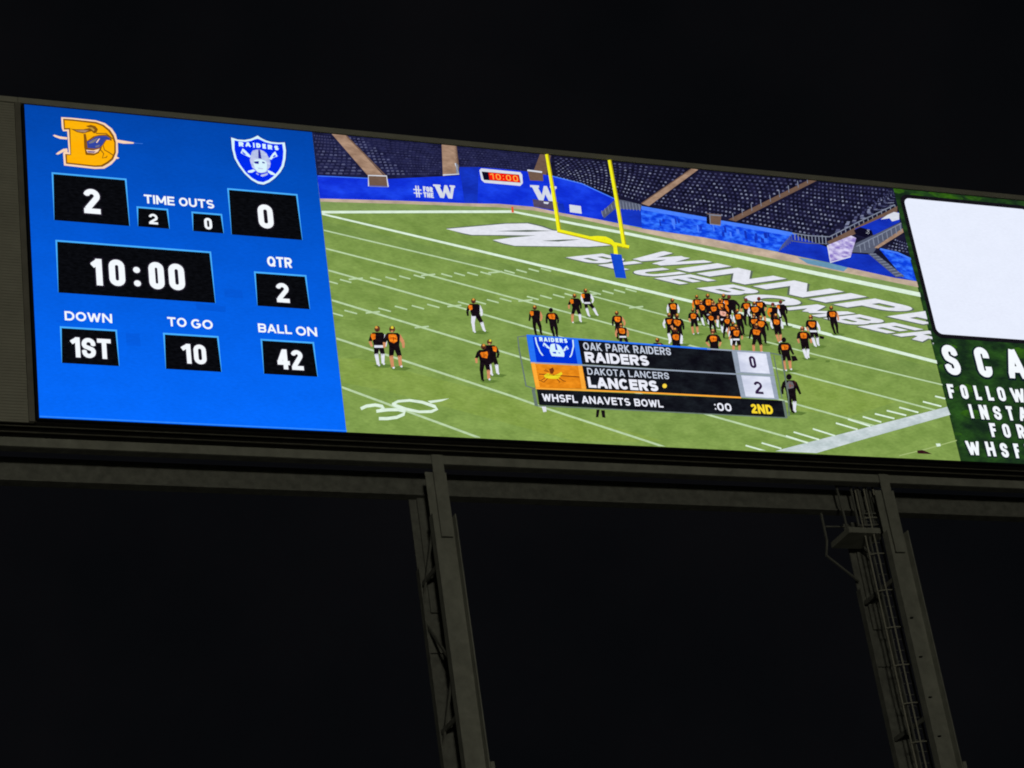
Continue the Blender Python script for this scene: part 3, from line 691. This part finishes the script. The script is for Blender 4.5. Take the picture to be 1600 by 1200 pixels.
cap('possession_dot', [([(1038.5+3.6*math.cos(k*.7), 603+3.6*math.sin(k*.7)) for k in range(9)], led('led_dot_yellow', (250, 214, 70), grain=.03))])
cap('caption_row', [([(838.5, 608), (1158, 622.5), (1222.5, 626), (1227, 652), (842.5, 633)], capb), '|', ('l', [(833, 608), (838, 634)], 5, glass), ('l', [(838, 634), (1000, 641.5), (1229, 653)], 1.6, glass), ('l', [(1224, 626), (1229, 653)], 4, glass)],
   [('WHSFL ANAVETS BOWL', (846, 614.5, 1037, 637.5), tw, dict(t=.2, gap=.14)), (':00', (1115, 629, 1144, 643), tw, dict(t=.2, gap=.14)), ('2ND', (1172, 631, 1209, 647.5), led('led_caption_yellow', (250, 218, 50), grain=.03), dict(t=.24, gap=.12))])
def shield_face(p, F, m_light, m_mid, m_dark, mb):
    """helmeted head over crossed swords; F maps emblem coordinates to photo px"""
    for poly in ([(480,520),(520,425),(560,450),(700,590),(670,615),(590,575)], [(1250,590),(1200,485),(1150,530),(1070,640),(1115,665),(1160,620)]): p.px([F(a) for a in poly], m_light)
    for poly in ([(625,905),(640,890),(750,860),(790,890),(720,930),(640,930)], [(1210,965),(1150,920),(1040,870),(1045,920),(1110,970),(1180,985)]): p.px([F(a) for a in poly], m_light)
    p.layer(); p.px([F(a) for a in [(515,480),(545,510),(600,555),(570,560),(520,530)]], mb); p.px([F(a) for a in [(1200,555),(1215,590),(1160,610),(1150,590)]], mb); p.layer()
    p.px([F(a) for a in [(700,520),(730,470),(800,450),(880,450),(960,480),(1020,530),(1050,590),(1085,650),(1105,740),(1090,820),(1040,870),(1020,920),(930,940),(840,930),(790,880),(720,820),(690,740),(670,660),(690,600)]], m_mid); p.layer()
    p.px([F(a) for a in [(750,680),(820,650),(920,655),(1010,690),(1030,760),(1025,870),(980,915),(900,930),(830,905),(780,850),(750,760)]], m_light); p.layer()
    for poly in ([(845,455),(885,455),(915,640),(850,630)], [(745,700),(860,690),(855,750),(780,740)], [(930,700),(980,715),(985,740),(930,730)]): p.px([F(a) for a in poly], m_dark)
    p.px([F(a) for a in [(830,825),(950,840),(940,860),(850,850)]], m_mid)
    for poly in ([(810,930),(860,965),(850,985),(800,950)], [(900,975),(990,950),(1040,930),(1050,970),(990,1000),(940,1015),(895,1000)]): p.px([F(a) for a in poly], m_mid)
slate = led('led_emblem_silver', (170, 186, 232), (196, 204, 236), grain=.05, mott=.05, scale=6); icy = led('led_emblem_white', (216, 244, 255), grain=.02, mott=.02)
navy = led('led_emblem_navy', (40, 40, 150), grain=.1); shb = led('led_emblem_blue', (0, 44, 240), grain=.03, mott=.05)
# small shield in the caption: same emblem
p = Pic((XD, XR, PX(870, 566.8).z, PX(866, 526.6).z))
def Fs(a):  # emblem zoom px -> photo px of the caption cell
    x = (a[0]-840)/13.333; y = (a[1]-640)/13.333
    return (867.5+x*.70+y*.07, 547+y*.70+x*.03)
p.line([(836.5, 527), (838.5, 537), (844, 550), (853, 562), (856, 566)], 2.0, icy); p.line([(895, 531), (896, 541), (893, 554), (887, 564), (884, 567.5)], 2.0, icy)
shield_face(p, Fs, icy, icy, rb, rb); p.layer(); text_bb(p, 'RAIDERS', (842, 526.5, 887, 536), icy, t=.3, gap=.3)
p.build('caption_emblem', video, label='white shield emblem cropped in the blue caption cell')
# rider on horse in the orange cell
p = vpic(); br = led('led_rider_brown', (112, 50, 20), grain=.1); yl2 = led('led_horse_yellow', (236, 216, 40), grain=.06)
p.line([(842, 584.5), (862, 586), (905, 589)], 1.4, br)
p.px([(850, 586), (856, 583), (865, 587), (872, 584), (877, 581), (879, 584), (876, 587), (873, 592), (862, 592), (855, 591), (851, 590)], yl2); p.layer()
p.px([(858, 577), (864, 574), (866, 579), (864, 584), (860, 584)], br)
for q in ([(852, 590), (845, 595), (842, 594)], [(856, 591), (850, 597), (846, 596)], [(873, 590), (880, 595), (884, 596)], [(870, 592), (875, 597), (873, 598)], [(850, 579), (858, 581), (852, 577)]): p.line(q, 1.2, br)
p.build('caption_emblem', video, label='rider on a galloping yellow horse in the orange caption cell')
print('DEPTH after video', DEPTH[0])

# ================================================================== SCORE PANEL
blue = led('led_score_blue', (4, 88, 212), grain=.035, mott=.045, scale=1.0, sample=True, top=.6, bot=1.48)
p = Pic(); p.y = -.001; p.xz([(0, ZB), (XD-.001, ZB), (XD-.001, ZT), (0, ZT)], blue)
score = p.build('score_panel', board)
bord = led('led_border_blue', (72, 176, 255), grain=.04, mott=.06)
blk2 = led('led_compress_blue', (4, 83, 204), grain=.03, mott=.05, top=.6, bot=1.48)
DEPTH[0] = .002
# compression patches of the picture
for q in ([(196, 520), (218, 521), (220, 541), (198, 540)], [(350, 451), (378, 453), (380, 466), (351, 464)], [(306, 474), (352, 478), (353, 488), (307, 484)], [(88, 500), (120, 502), (121, 505), (88, 504)]):
    p = Pic(); p.px(q, blk2); p.build('picture_artifact', score)
def sbox(TL, TR, BR, BL, digits, name='score_box', label=None):
    p = Pic()
    a, b2, c, d = [PX(*k, p.y) for k in (TL, TR, BR, BL)]
    x0, x1, z1, z0 = (a.x+d.x)/2, (b2.x+c.x)/2, (a.z+b2.z)/2, (c.z+d.z)/2
    w = .05
    p.xz([(x0, z0), (x1, z0), (x1, z1), (x0, z1)], black); p.layer()
    p.xz([(x0, z1-w), (x1, z1-w), (x1, z1), (x0, z1)], bord)
    p.layer()
    h1 = z1-z0
    # borders fade towards the lower corners: drawn as tapering strips
    p.xz([(x0, z1), (x0+w*.9, z1), (x0+w*.12, z0), (x0, z0)], bord); p.xz([(x1, z1), (x1-w*.9, z1), (x1-w*.2, z0), (x1, z0)], bord)
    p.layer()
    for tx, box, t, gap in digits: text_bb(p, tx, box, halo, t=t, gap=gap, grow=.05)
    p.layer()
    for tx, box, t, gap in digits: text_bb(p, tx, box, white, t=t, gap=gap)
    p.build(name, score, label=label)
sbox((80.6, 269.4), (198, 278.8), (202.5, 352.8), (84.4, 344.4), [('2', (129.5, 294, 157.5, 335), .205, .1)], label='large black box with a white 2')
sbox((213, 322), (263.4, 326.6), (264.4, 357.5), (215.6, 353.8), [('2', (232, 333.5, 247, 351), .205, .1)], label='small black timeout box with a white 2')
sbox((298.8, 330), (347.5, 334.7), (349.4, 364.7), (301.6, 361), [('0', (318.5, 340, 332, 359), .205, .1)], label='small black timeout box with a white 0')
sbox((354, 293.4), (465.6, 303.8), (472, 375), (362.5, 366.6), [('0', (401.5, 318.5, 428.5, 358), .205, .1)], label='large black box with a white 0')
sbox((85.3, 374.6), (330.6, 393), (336, 473.2), (92, 457.5), [('1', (141, 403.5, 161, 446.5), .205, .1), ('0', (169, 404.5, 196.5, 448), .205, .1), (':', (208, 411, 220, 452), .24, .1), ('0', (231, 408.5, 258, 453), .205, .1), ('0', (262, 411, 290, 454.5), .205, .1)],
     'clock_box', 'wide black box reading 10:00')
sbox((396.3, 423.5), (478.8, 430.3), (484.4, 483), (402.3, 478), [('2', (430, 441.5, 453, 473.5), .205, .1)], 'quarter_box')
sbox((92.8, 509.6), (182.8, 515.3), (186.6, 572), (97, 567.2), [('1ST', (109, 526, 174.5, 562), .205, .13)], 'down_box')
sbox((254, 519.7), (342, 525.3), (346, 581.6), (259.4, 576), [('10', (282, 536.5, 323.5, 570), .205, .2)], 'to_go_box')
sbox((406, 529), (491, 534.7), (496.2, 588.5), (413, 584.4), [('42', (431.5, 545, 475, 579), .205, .14)], 'ball_on_box')
for tx, box in (('TIME', (224.5, 303.5, 273, 321.5)), ('OUTS', (279, 308, 335, 326.5)), ('QTR', (416.5, 400, 457, 419)), ('DOWN', (100.5, 485.5, 175.5, 505.5)), ('TO', (261, 495, 292, 511.5)), ('GO', (298, 498, 333, 515)), ('BALL', (402.5, 505, 456.5, 522.5)), ('ON', (461.5, 509.5, 496, 526))):
    p = Pic(); text_bb(p, tx, box, white, t=.2, gap=.12); p.build('caption', score, label='white lettering %s' % tx)
# shield emblem
def E2(a): return (340+a[0]/13.333, 200+a[1]/13.333)
def grow_poly(poly, c, k): return [(c[0]+(x-c[0])*k, c[1]+(y-c[1])*k) for x, y in poly]
SH = [(280,195),(420,240),(560,250),(690,225),(760,195),(835,155),(900,205),(1000,255),(1120,290),(1270,305),(1400,300),(1425,470),(1415,640),(1380,800),(1310,920),(1200,1040),(1080,1130),(960,1180),(840,1160),(700,1080),(560,950),(440,790),(350,630),(300,430)]
p = Pic(); p.px([E2(a) for a in grow_poly(SH, (850, 640), 1.035)], led('led_emblem_rim', (6, 44, 150), grain=.05)); p.layer()
p.px([E2(a) for a in SH], icy); p.layer()
p.px([E2(a) for a in grow_poly([(300,215)]+SH[1:5]+[(835,180)]+SH[6:], (850, 650), .905)], shb); p.layer()
shield_face(p, E2, icy, slate, navy, shb); p.layer()
for k, ch in enumerate('RAIDERS'):
    xs = [(435,545),(575,690),(735,775),(800,900),(930,1010),(1040,1145),(1175,1275)][k]; y0 = [285,290,305,312,328,345,362][k]
    a = E2((xs[0], y0)); c = E2((xs[1], y0+105)); p0, p1 = bb(a[0], a[1], c[0], c[1], p.y); text_rect(p, ch, p0, p1, icy, t=.34)
p.build('team_emblem', score, label='blue and silver shield emblem with a helmeted head over crossed swords')
# letter D emblem with horse and rider
def E1(a): return (70+a[0]/10., 170+a[1]/10.)
D_out = [(255,130),(420,140),(800,180),(940,225),(1050,310),(1110,400),(1140,520),(1145,680),(1105,800),(1040,870),(930,935),(780,940),(300,885),(285,690),(330,640),(375,690),(350,350),(285,350),(265,300)]
D_line = [(285,155),(430,165),(800,205),(920,250),(1020,330),(1080,420),(1110,520),(1112,680),(1070,790),(1000,850),(900,905),(780,908),(330,858),(320,705),(400,712),(378,322),(298,325)]
D_in = [(310,180),(430,188),(800,232),(900,270),(990,345),(1050,430),(1085,530),(1085,680),(1040,775),(970,830),(880,880),(780,885),(350,838),(345,725),(412,722),(398,300),(315,300)]
cream = led('led_emblem_cream', (250, 214, 184), grain=.04, mott=.06); brn = led('led_emblem_brown', (132, 84, 20), grain=.08)
amb = led('led_emblem_amber', (255, 184, 14), (255, 174, 4), grain=.03, mott=.04); hb = led('led_emblem_horse', (48, 68, 160), grain=.08); hb2 = led('led_emblem_mane', (118, 118, 130), grain=.08, mott=.1, scale=8)
p = Pic()
for q in ([(125,415),(155,405),(230,430),(350,445),(350,480),(240,470),(160,440)], [(170,710),(200,680),(290,625),(350,620),(360,655),(300,670),(210,715)], [(1050,460),(1120,480),(1220,495),(1395,525),(1385,545),(1230,545),(1120,525)], [(900,600),(960,690),(1100,730),(1165,770),(1130,785),(960,720)]): p.px([E1(a) for a in q], cream)
p.line([E1(a) for a in [(1390, 535), (1530, 545)]], .9, led('led_emblem_faint', (56, 120, 220), grain=.05))
p.layer(); p.px([E1(a) for a in D_out], cream); p.layer(); p.px([E1(a) for a in D_line], brn); p.layer(); p.px([E1(a) for a in D_in], amb); p.layer()
p.px([E1(a) for a in [(608,395),(640,390),(660,500),(760,430),(840,410),(960,400),(1030,440),(1050,500),(960,480),(900,570),(880,640),(830,690),(780,715),(640,705),(615,600)]], brn); p.layer()
p.px([E1(a) for a in [(660,510),(720,490),(790,440),(860,425),(960,425),(1020,460),(1010,485),(950,490),(910,550),(860,600),(780,620),(670,610)]], hb)
p.px([E1(a) for a in [(645,640),(760,650),(860,620),(830,670),(780,695),(670,685)]], cream); p.layer()
p.px([E1(a) for a in [(680,530),(760,480),(830,450),(800,500),(760,530),(700,545)]], hb2); p.px([E1(a) for a in [(800,525),(840,470),(865,460),(840,500),(815,535)]], cream); p.px([E1(a) for a in [(790,580),(860,560),(850,590),(790,600)]], hb2)
p.px([E1(a) for a in [(660,660),(800,668),(770,685),(680,680)]], navy)
p.px([E1(a) for a in [(400,310),(480,320),(600,320),(700,300),(640,270),(720,250),(790,270),(830,320),(810,370),(770,385),(730,350),(600,385),(500,365)]], brn); p.layer()
p.px([E1(a) for a in [(470,335),(600,330),(690,335),(620,370),(520,355)]], led('led_emblem_plume', (168, 138, 118), grain=.08)); p.px([E1(a) for a in [(680,290),(740,290),(780,330),(760,350),(730,320)]], led('led_emblem_face', (196, 152, 60), grain=.08))
for q in ([(800,385),(870,385),(960,385),(1060,470)], [(960,480),(910,560),(930,640),(1000,680),(1090,740)], [(880,650),(920,700),(900,770),(960,760),(975,735)], [(840,665),(880,640)], [(612,395),(640,700)], [(640,712),(760,722),(850,680)]): p.line([E1(a) for a in q], 1.5, brn)
p.build('team_emblem', score, label='amber block letter D emblem with a horse and rider breaking through it')
# bright lower and right rim of the panel
p = Pic(); rim = led('led_score_rim', (52, 140, 255), grain=.04)
p.xz([(0, ZB), (XD, ZB), (XD, ZB+.028), (0, ZB+.028)], rim); p.build('panel_rim', score)

# ================================================================== ADVERT PANEL
grn = led('led_advert_green', (24, 44, 28), (40, 78, 28), grain=.12, mott=.15, scale=1.6, sample=False, lo=.38, hi=.7)
p = Pic(); p.y = -.001; p.xz([(XR+.001, ZB), (XE, ZB), (XE, ZT), (XR+.001, ZT)], grn)
adv = p.build('advert_panel', board)
DEPTH[0] = .003
grl = led('led_advert_leaf', (58, 108, 22), (28, 54, 26), grain=.15, mott=.2, scale=2.2)
p = Pic((XR, XE, ZB, ZT))
for _ in range(46):
    x = XR+rnd.random()*(XE-XR); z = rnd.choice([ZT-rnd.random()*.5, ZB+rnd.random()*3.9, ZT-rnd.random()*2.0]); s = rnd.uniform(.05, .26)
    if z > ZB+4.0 and z < ZT-.4 and x > XR+.3: continue
    p.xz([(x+s*(1+.5*rnd.random())*math.cos(k*.785)*1.5, z+s*math.sin(k*.785)*rnd.uniform(.3, .8)) for k in range(8)], grl)
p.build('leaf_texture', adv, kind='stuff')
def rrect(x0, x1, z0, z1, r, n=7):
    q = []
    for cx, cz, a0 in ((x1-r, z1-r, 0), (x0+r, z1-r, 90), (x0+r, z0+r, 180), (x1-r, z0+r, 270)): q += ell(cx, cz, r, r, a0, a0+90, n)
    return q
a = PX(1415.5, 309.5); d = PX(1469, 522)
cx0, cz1, cz0 = (PX(1414.5, 340).x*.4+PX(1456, 480).x*.6), a.z, d.z
cx0 = PX(1436.5, 410).x
cx1 = cx0+4.35
p = Pic(); p.xz(rrect(cx0-.13, cx1+.13, cz0-.13, cz1+.13, .30), led('led_card_rim', (20, 18, 24), grain=.2, mott=.3, scale=5)); p.build('card_border', adv)
p = Pic(); p.xz(rrect(cx0, cx1, cz0, cz1, .20), led('led_card_white', (232, 238, 254), grain=.015, mott=.015)); p.build('blank_card', adv, label='white rounded card on the green advert')
adsh = led('led_advert_shadow', (14, 26, 36), grain=.1)
rows = [('SCAN', [(1468.5, 538.5, 1504, 586.5), (1519, 542, 1553.5, 590), (1566, 545, 1606, 592), (1618, 549, 1655, 597)], .215),
        ('FOLLOW', [(1478.5, 600, 1494, 622.5), (1498.5, 601, 1515, 623.5), (1520, 602.5, 1535, 625), (1539, 603.5, 1554, 626), (1556, 604.5, 1573.5, 627), (1577, 606.5, 1604, 629)], .215),
        ('INSTA', [(1511.5, 631.5, 1523.5, 653.5), (1528, 632.5, 1546.5, 655.5), (1549.5, 634.5, 1567, 656), (1570.5, 634.5, 1586, 657), (1589, 636, 1608, 658)], .215),
        ('FOR', [(1544.5, 661, 1559.5, 683), (1564, 662, 1581, 684), (1586.5, 663, 1604, 685)], .215),
        ('WHSFL', [(1507.5, 689, 1534, 711.5), (1538, 690, 1557.5, 713), (1560.5, 692, 1578, 715), (1582, 693, 1596, 716), (1600, 694, 1614, 717)], .215)]
for word, boxes, t in rows:
    p = Pic()
    for ch, bx_ in zip(word, boxes):
        p0, p1 = bb(*bx_, y=p.y, s=.08); 
        if ch == 'I': p0 = (p0[0]+.02, p0[1])
        text_rect(p, ch, (p0[0]-.02, p0[1]-.02), (p1[0]-.02, p1[1]-.02), adsh, t=t, grow=.05)
    p.layer()
    for ch, bx_ in zip(word, boxes):
        p0, p1 = bb(*bx_, y=p.y, s=.08); text_rect(p, ch, p0, p1, white, t=t)
    p.build('advert_line', adv, label='white lettering %s' % word)

# ================================================================== STEEL FRAME
YB = .95; YR = 2.20
def zat(u, v, y): return PX(u, v, y).z
# front beam
zf1 = zat(600, 698, YB); zf0 = zat(600, 721, YB)
beam = thing('steel_beam', 'front horizontal steel beam directly under the lit screens', 'beam', (XD, YB+.2, zf0))
b = MB(); b.box(XL, XE+3, YB, YB+.05, zf0, zf1); b.build('fascia_plate', steel, beam)
b = MB(); b.box(XL, XE+3, YB+.052, YB+.42, zf1-.06, zf1-.02); b.build('top_flange', steel_d, beam)
b = MB(); b.box(XL, XE+3, YB+.052, YB+.30, zf0-.002, zf0+.035); b.build('bottom_flange', steel_d, beam)
zr1 = zat(600, 741, YR); zr0 = zat(600, 772.5, YR)
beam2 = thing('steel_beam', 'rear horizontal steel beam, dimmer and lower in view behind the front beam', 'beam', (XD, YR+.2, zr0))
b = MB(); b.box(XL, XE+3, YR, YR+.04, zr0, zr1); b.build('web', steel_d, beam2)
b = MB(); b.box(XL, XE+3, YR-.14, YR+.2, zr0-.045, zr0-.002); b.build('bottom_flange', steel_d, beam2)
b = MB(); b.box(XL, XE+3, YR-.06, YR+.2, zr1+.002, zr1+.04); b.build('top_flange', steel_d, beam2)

def tower(u_stub, v_stub, v_end, v_col, uL, uR, vref, label, yw, lace=True):
    """front H column with the beam stub between its flanges, rear H column, lacing"""
    xs0 = PX(u_stub[0], v_stub, YB-.06).x; xs1 = PX(u_stub[1], v_stub, YB-.06).x
    z_end = zat(u_stub[1], v_end, YB-.06); z_top = zf1-.0
    x0 = PX(uL, vref, YB-.08).x; x1 = PX(uR, vref, YB-.08).x
    zc = zat(uR, v_col, YB-.08)
    xm = (x0+x1)/2
    t = thing('support_tower', label, 'steel tower', (xm, YB+.8, 0), 'steel towers holding up the video board')
    b = MB(); b.box(xs0, xs1, YB-.075, YB-.045, z_end, z_top-.02); b.box(xs0+.05, xs1-.05, YB-.045, YB-.002, z_end+.02, z_top-.03); b.build('beam_stub', steel, t)
    # front column: web plate and two flanges that stand proud of it
    b = MB(); b.box(x0+.03, x1-.03, YB+.055, YB+.085, .1, zf0-.22); b.build('column_web', steel, t)
    for xa, xb in ((x0, x0+.028), (x1-.028, x1)):
        b = MB(); b.box(xa, xb, YB-.16, YB+.10, .1, zc); b.build('column_flange', steel, t)
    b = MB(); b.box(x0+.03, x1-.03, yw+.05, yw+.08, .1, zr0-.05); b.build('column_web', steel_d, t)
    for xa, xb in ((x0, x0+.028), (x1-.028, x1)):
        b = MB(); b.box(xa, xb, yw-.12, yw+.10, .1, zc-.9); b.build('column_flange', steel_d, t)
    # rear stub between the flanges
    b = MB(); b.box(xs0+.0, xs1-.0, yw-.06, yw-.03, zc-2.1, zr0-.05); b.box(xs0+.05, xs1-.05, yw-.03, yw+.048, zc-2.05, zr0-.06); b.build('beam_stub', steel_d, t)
    # gusset plates with clipped corners on the rear column face
    zz = zc-2.35
    def gus(za, zb, c):
        xa, xb = x0+.05, x1-.06
        b = MB(); b.plate([(xa, zb), (xb-c, zb), (xb, zb+c*1.3), (xb, za-c*1.3), (xb-c, za), (xa, za)], yw-.055, yw-.03); b.build('gusset_plate', steel_d, t)
    gus(zz, zz-.85, .13)
    z = zz-2.1
    while z > 3:
        gus(z, z-2.5, .13); z -= 4.0
    # lacing bars between the two columns, both sides
    z = zc-.4; k = 0
    while lace and z > 2:
        a_, b_ = (YB+.2, yw+.0) if k % 2 == 0 else (yw+.0, YB+.2)
        for xx in (x0+.06, x1-.06):
            b = MB(); b.bar((xx, a_, z), (xx, b_, z-1.35), .07, .05, up=(1, 0, 0)); b.build('lacing_bar', steel_d, t)
        z -= 2.0; k += 1
    for zc2 in (zc-1.4, zc-5.4, zc-9.4, zc-13.4, zc-17.4):
        if zc2 > 1:
            b = MB(); b.box(x0+.04, x0+.09, YB+.11, yw-.13, zc2, zc2+.12); b.build('strut', steel_d, t)
    # splice plate low on the right flange
    b = MB(); b.box(x1+.002, x1+.10, YB-.20, YB+.10, zat(uR+40, 1300, YB), zat(uR+45, 1192, YB-.1)); b.build('splice_plate', steel, t)
    b = MB(); b.box(x0-.25, x1+.25, YB-.35, yw+.55, 0.004, .1); b.build('base_plate', steel_d, t)
    return t, x0, x1, zc, yw
T1 = tower((672.5, 690), 705, 838, 805, 680, 717, 850, 'left steel tower of two plain columns with gusset plates, under the middle of the screen', 2.3)
T2 = tower((1371, 1385), 735, 862, 831, 1390, 1423, 858, 'right steel tower carrying the caged ladder, under the right end of the screen', 2.85, lace=False)

# ------------------------------------------------------------------ caged ladder on the right tower
t2, X0, X1, ZC, YW = T2
lad = thing('caged_ladder', 'narrow caged steel ladder running down the left side of the right tower', 'ladder', (X0-.3, 1.6, 0))
YLd = YB+.55
hx0 = PX(1375, 917, YLd-.1).x; hx1 = PX(1411, 917, YLd-.1).x; hc = (hx0+hx1)/2; hr = (hx1-hx0)/2
lx0 = hc-.17; lx1 = hc+.17
z_hi = zat(1350, 760, YLd)
for xx in (lx0, lx1):
    b = MB(); b.box(xx-.02, xx+.02, YLd+.14, YLd+.20, .3, z_hi); b.build('stringer', steel_d, lad)
zz = .5
while zz < z_hi:
    b = MB(); b.tube([(lx0+.02, YLd+.17, zz), (lx1-.02, YLd+.17, zz)], .010, 6); b.build('rung', steel_d, lad); zz += .32
zh = zat(1390, 917, YLd-.25); dz = zat(1390, 917, YLd-.25)-zat(1405, 975, YLd-.25)
k = -2
while zh-k*dz > 2.5:
    z = zh-k*dz; k += 1
    if z > z_hi: continue
    b = MB(); b.tube([(hc+hr*math.cos(a), YLd+.1-.17*math.sin(a), z) for a in [math.pi*i/10 for i in range(11)]], .017, 6); b.build('cage_hoop', clad, lad)
for a in (0.02, .36, .64, .98):
    th = math.pi*a
    b = MB(); b.box(hc+(hr-.02)*math.cos(th)-.022, hc+(hr-.02)*math.cos(th)+.022, YLd+.1-.155*math.sin(th)-.006, YLd+.1-.155*math.sin(th)+.006, 2.6, z_hi-.02); b.build('cage_bar', clad, lad)
# landing with guard rail and knee brace
plat = thing('access_platform', 'small railed landing bracketed off the right tower beside the ladder top', 'platform', (X0-1.2, YLd, zat(1330, 828, YLd)))
PY = YLd
def pb(a, c, w, name, y0=PY, y1=PY, mat=steel_d):
    b = MB(); b.bar(PX(a[0], a[1], y0), PX(c[0], c[1], y1), w, w); return b.build(name, mat, plat)
zp = zat(1330, 826, PY); xp0 = PX(1323, 826, PY).x; xp1 = PX(1378, 826, PY).x
b = MB(); b.box(xp0, xp1, PY-.1, PY+.95, zp-.16, zp); b.build('landing_floor', steel, plat)
for a, c in (((1306, 758), (1324, 826)), ((1328, 757), (1342, 822)), ((1338, 757), (1352, 822)), ((1351, 757), (1366, 822)), ((1362, 757), (1377, 822))): pb(a, c, .045, 'guard_post')
for a, c in (((1306, 760), (1372, 757)), ((1348, 803), (1384, 802)), ((1350, 821), (1388, 819))): pb(a, c, .04, 'guard_rail')
for a, c in (((1282, 798), (1292, 845)), ((1292, 845), (1291, 868)), ((1291, 868), (1342, 908)), ((1326, 835), (1362, 866))): pb(a, c, .05, 'knee_brace', PY+.8, PY+1.2 if c[1] > 880 else PY+.8)
for a, c in (((1282, 801), (1324, 802)), ((1290, 823), (1328, 823))): pb(a, c, .04, 'guard_rail', PY+.8, PY+.8)
# conduit clips down the front column
clip0 = None
for v in (966, 1027, 1090, 1151):
    pz = PX(1424+(v-966)*.235, v, YB+.05)
    o = MB().box(pz.x-.05, pz.x+.03, YB-.01, YB+.052, pz.z-.015, pz.z+.015).build('conduit_clip', gasket, t2)
